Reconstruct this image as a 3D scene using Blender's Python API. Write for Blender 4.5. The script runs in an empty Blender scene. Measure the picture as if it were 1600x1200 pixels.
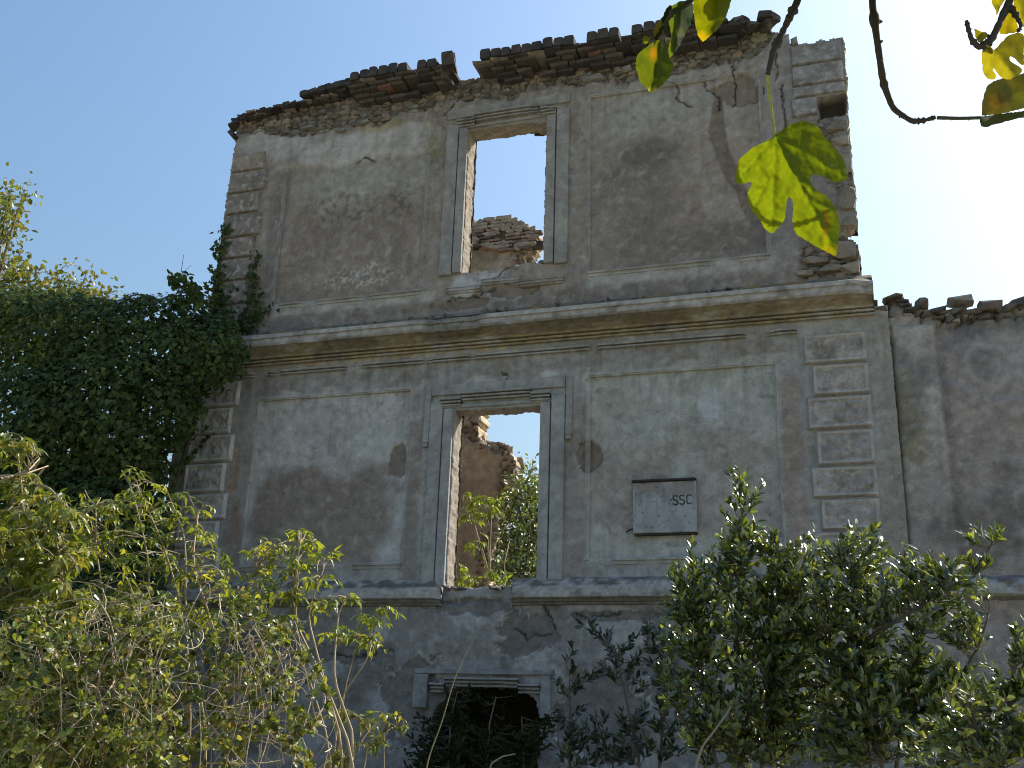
import bpy, bmesh, math, random
import numpy as np
from mathutils import Matrix, Vector
from mathutils.geometry import delaunay_2d_cdt

scene = bpy.context.scene
COL = scene.collection

# ------------------------------------------------------------------ camera
FPX = 1643.67
CAM = np.array([3.9891, -11.5595, 1.6])
def cam_axes(yaw, pitch, roll):
    cy, sy = math.cos(yaw), math.sin(yaw)
    F = np.array([-sy*math.cos(pitch), cy*math.cos(pitch), math.sin(pitch)])
    R0 = np.array([cy, sy, 0.0]); U0 = np.cross(R0, F)
    return R0*math.cos(roll)+U0*math.sin(roll), -R0*math.sin(roll)+U0*math.cos(roll), F
CR, CU, CF = cam_axes(math.radians(18.23722), math.radians(18.76591), math.radians(1.90865))
cam_data = bpy.data.cameras.new('camera')
cam = bpy.data.objects.new('camera', cam_data); COL.objects.link(cam)
cam_data.sensor_width = 36.0; cam_data.lens = 36.0*FPX/1600.0
cam_data.clip_start = 0.05; cam_data.clip_end = 2000
M = Matrix(((CR[0], CU[0], -CF[0], CAM[0]), (CR[1], CU[1], -CF[1], CAM[1]), (CR[2], CU[2], -CF[2], CAM[2]), (0, 0, 0, 1)))
cam.matrix_world = M
scene.camera = cam

# ------------------------------------------------------------------ sky, sun, exposure
SUN_AZ, SUN_EL = math.radians(40), math.radians(43)      # azimuth from +Y towards +X
world = bpy.data.worlds.new('World'); scene.world = world; world.use_nodes = True
nt = world.node_tree; nt.nodes.clear()
sky = nt.nodes.new('ShaderNodeTexSky'); sky.sky_type = 'NISHITA'; sky.sun_disc = False
sky.sun_elevation = SUN_EL; sky.sun_rotation = SUN_AZ
sky.air_density = 2.0; sky.dust_density = 3.8; sky.ozone_density = 8.5
bg = nt.nodes.new('ShaderNodeBackground'); bg.inputs['Strength'].default_value = 0.13
wo = nt.nodes.new('ShaderNodeOutputWorld')
nt.links.new(sky.outputs[0], bg.inputs[0]); nt.links.new(bg.outputs[0], wo.inputs[0])
sd = bpy.data.lights.new('sun', 'SUN'); sd.energy = 5.0; sd.angle = math.radians(0.5); sd.color = (1.0, 0.94, 0.84)
sun = bpy.data.objects.new('sun', sd); COL.objects.link(sun)
sdir = Vector((math.sin(SUN_AZ)*math.cos(SUN_EL), math.cos(SUN_AZ)*math.cos(SUN_EL), math.sin(SUN_EL)))
sun.rotation_euler = sdir.to_track_quat('Z', 'Y').to_euler()
vs = scene.view_settings
vs.view_transform = 'Standard'; vs.look = 'None'; vs.gamma = 1.0; vs.use_curve_mapping = False
vs.exposure = 0.5
scene.cycles.filter_width = 1.0

# ------------------------------------------------------------------ helpers
def at(px, py, Y):
    """world point on the plane y=Y seen at a place of the 1600x1200 photograph"""
    v = CF + CR*(px-800)/FPX - CU*(py-600)/FPX
    return CAM + v*((Y-CAM[1])/v[1])

def _hash(ix, iy, seed):
    h = (ix.astype(np.int64)*374761393 + iy.astype(np.int64)*668265263 + seed*1442695041) & 0xFFFFFFFF
    h = ((h ^ (h >> 13))*1274126177) & 0xFFFFFFFF
    h = ((h ^ (h >> 16))*2246822519) & 0xFFFFFFFF
    return ((h ^ (h >> 15)) & 0xFFFFFF)/float(0xFFFFFF)
def vnoise(x, y, seed=0):
    """gradient noise, 0..1 around .5"""
    x = np.asarray(x, float); y = np.asarray(y, float)
    ix = np.floor(x); iy = np.floor(y); fx = x-ix; fy = y-iy
    u = fx*fx*fx*(fx*(fx*6-15)+10); v = fy*fy*fy*(fy*(fy*6-15)+10)
    def g(dx, dy):
        a = _hash(ix+dx, iy+dy, seed)*2*math.pi
        return np.cos(a)*(fx-dx)+np.sin(a)*(fy-dy)
    a = g(0, 0); b = g(1, 0); c = g(0, 1); d = g(1, 1)
    return np.clip(.5+.95*(a+(b-a)*u+(c-a)*v+(a-b-c+d)*u*v), 0, 1)
def fbm(x, y, octv=4, seed=0):
    x = np.asarray(x, float); y = np.asarray(y, float)
    s = 0; a = 0.5; t = 0
    for o in range(octv):
        s = s+a*vnoise(x, y, seed+o*7); t += a; a *= 0.5
        x, y = 1.62*x-1.21*y+17.3, 1.21*x+1.62*y-9.1
    return s/t                      # 0..1, mean .5
def worley(x, y, seed=0):
    ix = np.floor(x); iy = np.floor(y)
    f1 = np.full(np.shape(x), 9.0); f2 = np.full(np.shape(x), 9.0); cid = np.zeros(np.shape(x))
    for dx in (-1, 0, 1):
        for dy in (-1, 0, 1):
            cx = ix+dx; cy = iy+dy
            px = cx+0.15+0.7*_hash(cx, cy, seed); py = cy+0.15+0.7*_hash(cx, cy, seed+51)
            d = np.hypot(px-x, py-y); idv = _hash(cx, cy, seed+99)
            new = d < f1
            f2 = np.where(new, f1, np.minimum(f2, d)); cid = np.where(new, idv, cid); f1 = np.where(new, d, f1)
    return f1, f2, cid
def S(a, b, x):
    t = np.clip((x-a)/(b-a), 0, 1); return t*t*(3-2*t)
def lerp(c, col, m):
    m = np.clip(m, 0, 1)[..., None]; return c*(1-m)+np.asarray(col)*m

def make_mesh(name, V, faces_by_n, cols=None, smooth=True, sharp=None):
    """V (N,3); faces_by_n: list of (M,k) index arrays"""
    me = bpy.data.meshes.new(name)
    V = np.asarray(V, np.float32)
    faces_by_n = [np.asarray(f, np.int32) for f in faces_by_n if len(f)]
    me.vertices.add(len(V)); me.vertices.foreach_set('co', V.ravel())
    nl = sum(f.size for f in faces_by_n); npoly = sum(len(f) for f in faces_by_n)
    me.loops.add(nl); me.polygons.add(npoly)
    me.loops.foreach_set('vertex_index', np.concatenate([f.ravel() for f in faces_by_n]).astype(np.int32))
    starts = []; k = 0
    for f in faces_by_n:
        starts.append(k+np.arange(len(f))*f.shape[1]); k += f.size
    me.polygons.foreach_set('loop_start', np.concatenate(starts).astype(np.int32))
    me.polygons.foreach_set('use_smooth', np.full(npoly, bool(smooth)))
    if cols is not None:
        at_ = me.color_attributes.new('Col', 'FLOAT_COLOR', 'POINT')
        c4 = np.ones((len(V), 4), np.float32); c4[:, :3] = cols
        at_.data.foreach_set('color', c4.ravel())
    me.update(calc_edges=True); me.validate()
    if sharp and smooth: me.set_sharp_from_angle(angle=math.radians(sharp))
    return me
def link(name, me, mat=None, parent=None, loc=None):
    o = bpy.data.objects.new(name, me); COL.objects.link(o)
    if mat is not None and len(me.materials) == 0: me.materials.append(mat)
    if parent is not None: o.parent = parent
    if loc is not None: o.location = loc
    return o
def thing(name, label, cat, loc=(0, 0, 0), group=None):
    o = bpy.data.objects.new(name, None); COL.objects.link(o); o.location = loc
    o.empty_display_size = 0.2
    o['label'] = label; o['category'] = cat
    if group: o['group'] = group
    return o
class MB:
    """collects vertices / faces / colours for one mesh"""
    def __init__(s): s.V = []; s.F = {3: [], 4: []}; s.C = []; s.n = 0
    def add(s, V, faces, col=(1, 1, 1)):
        V = np.asarray(V, float)
        for f in faces:
            f = np.asarray(f)
            if len(f): s.F[f.shape[1]].append(f+s.n)
        s.V.append(V); c = np.asarray(col, float)
        s.C.append(np.broadcast_to(c, (len(V), 3)) if c.ndim == 1 else c); s.n += len(V)
    def mesh(s, name, smooth=True, origin=(0, 0, 0), sharp=None):
        fl = [np.concatenate(v) for v in s.F.values() if v]
        return make_mesh(name, np.concatenate(s.V)-np.asarray(origin), fl, np.concatenate(s.C), smooth, sharp)
    def build(s, name, mat, parent=None, smooth=True):
        sharp = 28 if mat in (MAT_PLASTER, MAT_STONE, MAT_MARBLE) else None
        org = np.array(parent.location) if parent is not None and parent.parent is None else np.zeros(3)
        return link(name, s.mesh(name, smooth, org, sharp), mat, parent)
def tube(mb, pts, rad, sides=5, col=(1, 1, 1)):
    pts = np.asarray(pts, float); n = len(pts); rad = np.broadcast_to(np.asarray(rad, float), (n,))
    T = np.gradient(pts, axis=0); T /= np.linalg.norm(T, axis=1)[:, None]+1e-9
    ref = np.array([0.31, 0.83, 0.46]); A = np.cross(T, ref); A /= np.linalg.norm(A, axis=1)[:, None]+1e-9
    B = np.cross(T, A); an = np.arange(sides)*2*math.pi/sides
    V = pts[:, None]+rad[:, None, None]*(A[:, None]*np.cos(an)[None, :, None]+B[:, None]*np.sin(an)[None, :, None])
    i = np.arange(n-1)[:, None]*sides; j = np.arange(sides)[None]; j2 = (j+1) % sides
    Fq = np.stack([i+j, i+j2, i+sides+j2, i+sides+j], -1).reshape(-1, 4)
    cap = [[(n-1)*sides+k, (n-1)*sides+k+1, (n-1)*sides] for k in range(1, sides-1)]
    mb.add(V.reshape(-1, 3), [Fq, np.array(cap)], col)

# ------------------------------------------------------------------ materials
def new_mat(name):
    m = bpy.data.materials.new(name); m.use_nodes = True
    t = m.node_tree; b = t.nodes['Principled BSDF']; return m, t, b
def N(t, kind, **kw):
    n = t.nodes.new(kind)
    for k, v in kw.items():
        if k in n.inputs: n.inputs[k].default_value = v
        else: setattr(n, k, v)
    return n
def attr_mat(name, rough=0.9, fine=0.35, bump=0.5, fscale=45.0, spec=0.2, bdist=0.01, speck=False):
    """base colour from the mesh's own colour map, broken up by procedural grain"""
    m, t, b = new_mat(name)
    a = N(t, 'ShaderNodeVertexColor'); a.layer_name = 'Col'
    tc = N(t, 'ShaderNodeNewGeometry')
    n1 = N(t, 'ShaderNodeTexNoise', Scale=fscale, Detail=6.0, Roughness=0.7)
    n2 = N(t, 'ShaderNodeTexNoise', Scale=fscale*0.16, Detail=4.0, Roughness=0.6)
    t.links.new(tc.outputs['Position'], n1.inputs['Vector']); t.links.new(tc.outputs['Position'], n2.inputs['Vector'])
    ad = N(t, 'ShaderNodeMath', operation='ADD'); t.links.new(n1.outputs['Fac'], ad.inputs[0]); t.links.new(n2.outputs['Fac'], ad.inputs[1])
    mr = N(t, 'ShaderNodeMapRange'); mr.inputs['From Min'].default_value = 0.6; mr.inputs['From Max'].default_value = 1.4
    mr.inputs['To Min'].default_value = 1-fine; mr.inputs['To Max'].default_value = 1+fine
    t.links.new(ad.outputs[0], mr.inputs['Value'])
    mx = N(t, 'ShaderNodeMix', data_type='RGBA', blend_type='MULTIPLY'); mx.inputs[0].default_value = 1.0
    t.links.new(a.outputs['Color'], mx.inputs[6]); t.links.new(mr.outputs[0], mx.inputs[7])
    last = mx.outputs[2]
    if speck:
        for sc_, lo_, dark_ in ((55.0, .64, .35), (140.0, .62, .55)):
            ns = N(t, 'ShaderNodeTexNoise', Scale=sc_, Detail=2.0, Roughness=0.5); t.links.new(tc.outputs['Position'], ns.inputs['Vector'])
            m2 = N(t, 'ShaderNodeMapRange'); m2.inputs['From Min'].default_value = lo_; m2.inputs['From Max'].default_value = lo_+.08; m2.inputs['To Min'].default_value = 1.0; m2.inputs['To Max'].default_value = dark_
            t.links.new(ns.outputs['Fac'], m2.inputs['Value'])
            m3 = N(t, 'ShaderNodeMix', data_type='RGBA', blend_type='MULTIPLY'); m3.inputs[0].default_value = 1.0
            t.links.new(last, m3.inputs[6]); t.links.new(m2.outputs[0], m3.inputs[7]); last = m3.outputs[2]
    t.links.new(last, b.inputs['Base Color'])
    b.inputs['Roughness'].default_value = rough; b.inputs['Specular IOR Level'].default_value = spec
    if bump:
        bp = N(t, 'ShaderNodeBump', Strength=bump, Distance=bdist); t.links.new(n1.outputs['Fac'], bp.inputs['Height'])
        t.links.new(bp.outputs[0], b.inputs['Normal'])
    return m
def leaf_mat(name, rough=0.45, trans=0.45, spec=0.5, tint=(1.5, 1.35, 0.35), var=.25, coat=0):
    m, t, b = new_mat(name)
    a = N(t, 'ShaderNodeVertexColor'); a.layer_name = 'Col'
    g = N(t, 'ShaderNodeNewGeometry')
    nz = N(t, 'ShaderNodeTexNoise', Scale=60.0, Detail=3.0); t.links.new(g.outputs['Position'], nz.inputs['Vector'])
    mr = N(t, 'ShaderNodeMapRange'); mr.inputs['To Min'].default_value = 1-var; mr.inputs['To Max'].default_value = 1+var
    t.links.new(nz.outputs['Fac'], mr.inputs['Value'])
    mx = N(t, 'ShaderNodeMix', data_type='RGBA', blend_type='MULTIPLY'); mx.inputs[0].default_value = 1.0
    t.links.new(a.outputs['Color'], mx.inputs[6]); t.links.new(mr.outputs[0], mx.inputs[7])
    t.links.new(mx.outputs[2], b.inputs['Base Color'])
    b.inputs['Roughness'].default_value = rough; b.inputs['Specular IOR Level'].default_value = spec
    b.inputs['Coat Weight'].default_value = coat; b.inputs['Coat Roughness'].default_value = .3
    tm = N(t, 'ShaderNodeMix', data_type='RGBA', blend_type='MULTIPLY'); tm.inputs[0].default_value = 1.0
    t.links.new(mx.outputs[2], tm.inputs[6]); tm.inputs[7].default_value = (*tint, 1)
    tr = N(t, 'ShaderNodeBsdfTranslucent'); t.links.new(tm.outputs[2], tr.inputs['Color'])
    ms = N(t, 'ShaderNodeMixShader'); ms.inputs[0].default_value = trans
    out = t.nodes['Material Output']
    t.links.new(b.outputs[0], ms.inputs[1]); t.links.new(tr.outputs[0], ms.inputs[2]); t.links.new(ms.outputs[0], out.inputs['Surface'])
    return m
MAT_PLASTER = attr_mat('weathered_plaster', 0.93, 0.40, 0.9, 55, speck=True, bdist=.014)
MAT_STONE = attr_mat('rough_stone', 0.95, 0.40, 0.9, 30, bdist=0.02)
MAT_BRICK = attr_mat('old_brick', 0.93, 0.45, 0.8, 55)
MAT_MARBLE = attr_mat('grey_marble', 0.6, 0.18, 0.15, 25, 0.3)
MAT_BARK = attr_mat('bark', 0.85, 0.35, 0.7, 120, bdist=0.004)
MAT_CANE = attr_mat('dry_cane', 0.8, 0.3, 0.3, 60)
MAT_LEAF = leaf_mat('soft_leaf', 0.40, 0.50, 0.7)
MAT_GLOSSY = leaf_mat('glossy_leaf', 0.30, 0.32, 1.0, coat=1.0)
MAT_IVY = leaf_mat('ivy_leaf', 0.65, 0.3, 0.15)
MAT_FIG = leaf_mat('fig_leaf', 0.75, 0.62, 0.12, (1.75, 1.5, 0.16), .07)
MAT_EARTH = attr_mat('earth', 1.0, 0.4, 1.0, 8, bdist=0.05)

# ------------------------------------------------------------------ ground
gx = np.concatenate([[-900, -200, -60], np.linspace(-25, 25, 60), [60, 200, 900]])
GX, GY = np.meshgrid(gx, gx+0.0)
def ground_z(x, y): return 0.18*(fbm(np.asarray(x)*.4+50, np.asarray(y)*.4+50, 3, 3)-0.5)*np.exp(-((np.hypot(x, y)/30.)**4))
GZ = ground_z(GX, GY)
n = len(gx); idx = np.arange(n*n).reshape(n, n)
q = np.stack([idx[:-1, :-1], idx[:-1, 1:], idx[1:, 1:], idx[1:, :-1]], -1).reshape(-1, 4)
gc = lerp(np.full(GX.shape+(3,), 1.)*np.array([.33, .285, .20]), (.22, .215, .12), S(.35, .65, fbm(GX*.8, GY*.8, 3, 9)))
ground = link('ground', make_mesh('ground', np.stack([GX, GY, GZ], -1).reshape(-1, 3), [q], gc.reshape(-1, 3)), MAT_EARTH)
ground['kind'] = 'structure'

# ------------------------------------------------------------------ the ruined house
HOUSE = thing('ruined_house', 'roofless grey plastered ruined house front with two empty window openings one above the other', 'ruin')
ZB_X = [-4.6, -4.25, -3.6, -3.1, -2.6, -2.2, -1.6, -0.9, 0.0, 1.1, 1.5, 1.8, 2.4, 3.2, 3.6, 4.0, 4.6]
ZB_Z = [9.98, 9.94, 9.82, 9.70, 9.80, 9.74, 9.78, 9.90, 9.84, 9.90, 9.76, 9.74, 9.78, 9.80, 10.3, 10.4, 10.4]
def rubble_mask(X, Z):
    zb = np.interp(X, ZB_X, ZB_Z)+0.22*(fbm(X*2.2, Z*2.2, 3, 61)-0.5)
    m = S(-0.03, 0.05, Z-zb)
    # lost plaster right of the upper left panel, beside the window
    e = ((X+1.0)/0.28)**2+((Z-9.45)/0.45)**2+1.3*(fbm(X*5, Z*5, 3, 62)-0.5)
    m = np.maximum(m, 0.4*S(1.1, 0.8, e)*(X < -0.86))
    # broken masonry on the right edge
    e = S(3.72, 3.8, X+0.25*(fbm(X*6, Z*6, 3, 63)-.5))*S(8.95, 8.85, Z+0.2*(fbm(X*5, Z*5, 2, 64)-.5))*S(6.75, 6.8, Z)
    m = np.maximum(m, e*(0.15+0.6*S(.45, .55, fbm(X*2, Z*2, 2, 65))))
    e = S(3.62, 3.7, X)*S(7.35, 7.25, Z+0.2*(fbm(X*4, Z*4, 2, 66)-.5))*S(6.74, 6.78, Z)
    m = np.maximum(m, e)
    return m
LOSS = [  # plaster fallen away: x, z, rx, rz
    (-1.27, 4.83, .15, .22), (1.14, 4.78, .16, .20), (0.1, 6.98, .25, .12), (-0.55, 6.86, .38, .08), (0.36, 7.0, .16, .1), (3.05, 9.42, .28, .22),
    (-1.75, 2.52, .55, .12), (0.42, 2.75, .38, .24), (1.5, 2.95, .6, .06), (-0.2, 3.05, .5, .10), (2.2, 2.4, .5, .4), (-3.2, 2.5, .5, .5), (-0.9, 2.0, .4, .5), (1.3, 1.9, .5, .5),
]
def loss_mask(X, Z):
    m = np.zeros(X.shape)
    for i, (x, z, rx, rz) in enumerate(LOSS):
        e = np.hypot((X-x)/rx, (Z-z)/rz)+(.55 if i < 2 else 1.15)*(fbm(X*5+i, Z*5, 4, 70+i)-0.5)
        m = np.maximum(m, S(1.0, 0.93, e))
    # strip where a downpipe hung, right of the upper right panel
    xc = np.interp(Z, [7.6, 8.0, 8.4, 8.9, 9.3, 9.6], [3.12, 3.02, 2.86, 2.74, 2.78, 2.92])
    w = np.interp(Z, [7.6, 8.2, 9.0, 9.6], [.05, .09, .10, .03])
    m = np.maximum(m, S(1.0, 0.85, np.abs(X-xc+.05*(fbm(X*5, Z*5, 2, 88)-.5))/w)*S(7.6, 7.7, Z)*S(9.65, 9.55, Z))
    return m
CRACKS = [[(-0.93, 9.72), (-0.80, 9.86), (-0.74, 9.98), (-0.62, 10.04), (-0.55, 10.1)],
          [(0.02, 7.27), (-0.05, 7.2), (-0.1, 7.16)], [(0.07, 7.31), (0.02, 7.27)],
          [(-0.72, 6.93), (-.66, 6.97), (-.55, 6.96), (-.4, 6.95), (-.25, 6.99), (-.1, 7.02)],
          [(0.1, 5.64), (0.08, 5.72), (0.12, 5.83), (0.05, 5.9)], [(2.98, 9.8), (3.0, 9.5), (2.97, 9.2)], [(3.5, 9.95), (3.53, 9.6), (3.5, 9.5)],
          [(3.56, 9.4), (3.58, 8.9), (3.56, 8.6)], [(.3, 2.82), (.45, 2.7), (.56, 2.75), (.72, 2.74)], [(.62, 3.08), (.72, 2.95), (.78, 2.8)],
          [(1.0, 2.98), (1.15, 2.93), (1.3, 2.95), (1.5, 2.97)], [(-2.0, 2.53), (-1.7, 2.48), (-1.4, 2.52)], [(2.1, 9.75), (2.3, 9.6), (2.25, 9.45), (2.45, 9.3)],
          [(2.6, 9.7), (2.65, 9.5), (2.8, 9.4), (2.78, 9.2)], [(-2.2, 9.18), (-2.05, 9.24), (-1.95, 9.16)]]
def crack_mask(X, Z):
    m = np.zeros(X.shape)
    wx = X+0.03*(fbm(X*14, Z*14, 2, 91)-.5)*2; wz = Z+0.03*(fbm(X*14, Z*14, 2, 92)-.5)*2
    for c in CRACKS:
        for (x0, z0), (x1, z1) in zip(c[:-1], c[1:]):
            dx, dz = x1-x0, z1-z0
            t = np.clip(((wx-x0)*dx+(wz-z0)*dz)/(dx*dx+dz*dz), 0, 1)
            m = np.maximum(m, S(0.017, 0.006, np.hypot(wx-x0-t*dx, wz-z0-t*dz)))
    return m
WC = {}
def warp_fields(X, Z):
    WC.clear(); WC['shape'] = X.shape
    for fr in (2., 3., 5.): WC[fr] = (fbm(X*fr, Z*fr, 3, 300)-.5, fbm(X*fr, Z*fr, 3, 340)-.5, fbm(X*fr+40, Z*fr, 4, 380)-.5)
def _wf(X, Z, fr):
    if WC.get('shape') != X.shape: warp_fields(X, Z)
    return WC[2. if fr < 2.5 else 3. if fr < 4 else 5.]
def blob(X, Z, x, z, rx, rz, soft=.5, amp=.9, fr=2.5, seed=0):
    w = _wf(X, Z, fr); e = np.hypot((X-x)/rx, (Z-z)/rz)+amp*(w[2] if seed % 2 else -w[2])
    return S(1+soft*.5, 1-soft*.5, e)
def rect(X, Z, x0, x1, z0, z1, s=.03, wob=.05, fr=3., seed=0):
    w = _wf(X, Z, fr); sg = 2 if seed % 2 else -2; wx = wob*w[0]*sg; wz = wob*w[1]*sg
    return S(x0-s, x0+s, X+wx)*S(x1+s, x1-s, X+wx)*S(z0-s, z0+s, Z+wz)*S(z1+s, z1-s, Z+wz)
WARM = (1.74, 1.66, 1.63)
def facade_color(X, Z):
    X = np.asarray(X, float); Z = np.asarray(Z, float); warp_fields(X, Z)
    c = np.empty(X.shape+(3,)); c[:] = (.20, .185, .165)
    n1 = fbm(X*.8, Z*.8, 4, 11); n2 = fbm(X*3, Z*3, 4, 12); n3 = fbm(X*11, Z*11, 3, 13); n4 = fbm(X*30, Z*30, 2, 14)
    streak = fbm(X*9, Z*.7, 4, 15)
    GREY = np.array([.30, .305, .30]); BROWN = np.array([.155, .130, .108]); DARK = np.array([.075, .068, .060]); PALE = np.array([.40, .395, .38])
    # ---- first floor
    mid = S(3.1, 3.2, Z)*S(6.45, 6.4, Z)
    c = lerp(c, GREY*.78, mid)
    c = lerp(c, GREY*1.12, mid*rect(X, Z, -3.35, -1.12, 3.55, 5.8, .02, .01)*.9)
    c = lerp(c, GREY*1.02+np.array([-.01, .0, -.02]), mid*rect(X, Z, 1.12, 3.34, 3.55, 5.8, .02, .01)*.8)
    c = lerp(c, BROWN, mid*rect(X, Z, -3.28, -1.38, 3.58, 4.78+.25*(n2-.5), .12, .2, 2.2, 1)*.95)
    c = lerp(c, BROWN*1.05, mid*rect(X, Z, -1.15, -0.95, 3.3, 5.35, .03, .03, 3, 2)*.8)
    c = lerp(c, BROWN*1.15, mid*rect(X, Z, 0.85, 1.12, 3.3, 5.5, .05, .04, 3, 3)*.7)
    c = lerp(c, (.22, .17, .135), mid*rect(X, Z, -3.62, -3.38, 3.4, 5.2, .04, .08, 4, 4)*S(.35, .6, streak)*1.1)
    c = lerp(c, (.25, .15, .08), mid*rect(X, Z, -3.66, -3.58, 4.5, 5.5, .02, .03, 4, 5)*S(.4, .6, n3))
    c = lerp(c, (.215, .18, .155), mid*rect(X, Z, 1.1, 2.2, 3.8, 4.85, .2, .25, 2, 6)*.75)
    c = lerp(c, (.22, .185, .165), mid*rect(X, Z, 2.2, 3.36, 3.6, 5.0, .3, .3, 2, 7)*.6)
    c = lerp(c, (.20, .155, .125), mid*rect(X, Z, 3.34, 3.56, 3.3, 5.6, .05, .06, 3, 8)*.75)
    c = lerp(c, GREY*1.1, mid*rect(X, Z, 1.2, 2.4, 3.58, 3.95, .1, .1, 3, 9)*.7)
    c = lerp(c, (.34, .37, .40), blob(X, Z, 2.55, 5.32, .12, .22, .5, .6, 5, 4)*.8)
    c = lerp(c, BROWN*.95, mid*rect(X, Z, -3.6, 3.6, 5.85, 6.06, .04, .05, 2, 10)*S(.4, .62, n2)*.7)
    c = lerp(c, PALE, mid*rect(X, Z, -3.6, 3.6, 5.70, 5.88, .02, .05, 3, 11)*S(.55, .72, n2)*.5)
    c = lerp(c, (.33, .26, .12), rect(X, Z, -3.7, .6, 6.17, 6.27, .02, .03, 3, 12)*S(.42, .6, n3)*.7)
    c = lerp(c, (.20, .175, .14), S(4.2, 4.5, X)*mid*.6)
    # ---- second floor
    up = S(6.45, 6.5, Z)
    c = lerp(c, (.205, .182, .158), up)
    c = lerp(c, (.180, .148, .122), up*rect(X, Z, -3.25, -1.15, 7.1, 8.65+.4*(n1-.5), .25, .3, 1.6, 13)*.85)
    c = lerp(c, (.245, .235, .205), up*rect(X, Z, -3.25, -1.15, 8.6, 9.2, .2, .2, 1.6, 14)*.8)
    c = lerp(c, (.36, .35, .335), up*blob(X, Z, -2.0, 9.42, 1.1, .26, .35, .7, 2.2, 5)*.9)
    c = lerp(c, (.31, .305, .30), up*blob(X, Z, -3.6, 9.72, .65, .3, .6, .8, 2.2, 6)*.85)
    c = lerp(c, (.255, .245, .225), up*rect(X, Z, 1.15, 3.2, 8.95, 9.8, .2, .25, 1.8, 15)*.85)
    c = lerp(c, (.140, .122, .108), up*rect(X, Z, 1.15, 2.5, 7.2, 8.85, .3, .4, 1.3, 16)*.75)
    c = lerp(c, (.225, .192, .165), up*rect(X, Z, 2.25, 3.3, 7.5, 8.9, .25, .3, 1.5, 17)*.8)
    c = lerp(c, DARK, up*blob(X, Z, 1.85, 8.72, .35, .2, 1., 1.1, 5, 7)*.75)
    c = lerp(c, DARK*1.2, up*blob(X, Z, -2.35, 8.45, .6, .28, .9, 1.2, 6, 8)*S(.48, .62, n3)*.8)
    c = lerp(c, DARK*1.1, up*blob(X, Z, -1.5, 8.45, .2, .28, .9, 1.1, 6, 9)*S(.48, .62, n3)*.8)
    c = lerp(c, DARK*1.2, up*blob(X, Z, 2.9, 7.42, .7, .22, .9, 1.0, 3, 10)*.75)
    c = lerp(c, PALE*1.0, up*blob(X, Z, -2.0, 7.42, .55, .18, 1., 1.2, 4, 11)*S(.50, .60, n4*.5+n3*.5)*.85)
    c = lerp(c, (.33, .325, .30), up*rect(X, Z, -3.3, -.9, 6.95, 7.1, .03, .04, 3, 18)*.75)
    c = lerp(c, (.33, .325, .31), up*rect(X, Z, 1.1, 3.4, 6.93, 7.1, .04, .06, 3, 19)*.7)
    c = lerp(c, DARK, up*rect(X, Z, -4.3, 4.3, 6.6, 6.92+.12*(n1-.5), .07, .1, 2.5, 20)*S(.38, .6, n2)*.6)
    c = lerp(c, (.36, .375, .39), up*rect(X, Z, -.7, .35, 6.9, 7.28, .04, .08, 3, 21)*S(.4, .55, n2)*.8)
    c = lerp(c, (.15, .125, .112), up*rect(X, Z, -4.3, -3.62, 6.9, 9.5, .05, .03, 2, 22)*.7)
    c = lerp(c, (.105, .095, .088), up*rect(X, Z, -3.5, -3.25, 7.1, 9.2, .06, .05, 2, 23)*.6)
    c = lerp(c, (.185, .178, .175), up*rect(X, Z, 3.3, 4.4, 7.0, 10.2, .1, .1, 2, 24)*.8)
    c = lerp(c, (.24, .19, .06), up*blob(X, Z, -1.85, 9.72, .3, .10, .8, 1., 5, 12)*.6)
    c = lerp(c, (.22, .20, .07), up*blob(X, Z, -1.05, 9.3, .12, .25, .8, 1., 6, 13)*.55)
    # ---- ground floor
    gf = S(3.15, 3.1, Z)
    c = lerp(c, (.165, .165, .165), gf)
    c = lerp(c, (.29, .295, .30), gf*S(.48, .62, fbm(X*1.5, Z*1.9, 4, 45))*.85)
    c = lerp(c, (.085, .082, .075), gf*S(.5, .66, fbm(X*1.8+9, Z*1.6, 4, 46))*.7)
    # ---- overall grime
    spots = S(.60, .72, fbm(X*9, Z*9, 4, 31))*S(.42, .62, fbm(X*1.7, Z*1.7, 3, 32))
    c = lerp(c, DARK*1.3, spots*.45)
    run = S(.56, .70, fbm(X*14, Z*.55, 3, 34))*S(.40, .6, fbm(X*1.3, Z*1.3, 3, 35))
    c = lerp(c, c*.7, run*.45)
    pale = S(.58, .72, fbm(X*7+5, Z*7, 4, 33))
    c = lerp(c, PALE, pale*.22)
    led = np.maximum(S(5.0, 6.1, Z)*S(6.12, 6.1, Z), np.maximum(S(2.0, 3.1, Z)*S(3.1, 3.08, Z), S(8.6, 9.9, Z)))
    drip = S(.52, .66, fbm(X*7, Z*.35, 4, 36)); c = lerp(c, c*.5, drip*led*.4)
    lime = S(.60, .70, fbm(X*8+3, Z*.4, 4, 37)); c = lerp(c, PALE*1.05, lime*led*.12)
    flk = S(-.012, .012, fbm(X*1.15+7, Z*1.15, 5, 38)-.555)*(1-S(9.6, 9.9, Z))
    c = lerp(c, c*np.array([.80, .76, .72]), flk*.55); c = lerp(c, PALE, S(.1, .5, flk)*S(.9, .5, flk)*.25)
    c *= (0.82+0.36*n2)[..., None]; c *= (0.92+0.16*n4)[..., None]
    # ---- losses
    c = c*.80+.20*np.where(Z[..., None] > 6.5, np.array([.205, .187, .168]), np.array([.235, .225, .212]))
    lm = loss_mask(X, Z)
    lc = np.where(Z[..., None] > 3.2, np.array([.135, .112, .09]), np.array([.12, .112, .105]))*(0.7+.6*n3)[..., None]
    c = c*(1-.85*lm[..., None])+lc*.85*lm[..., None]
    edge = S(.02, .25, lm)*S(.98, .6, lm)
    c = lerp(c, PALE*1.05, edge*.5*(Z < 7))
    rm = rubble_mask(X, Z)
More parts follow.
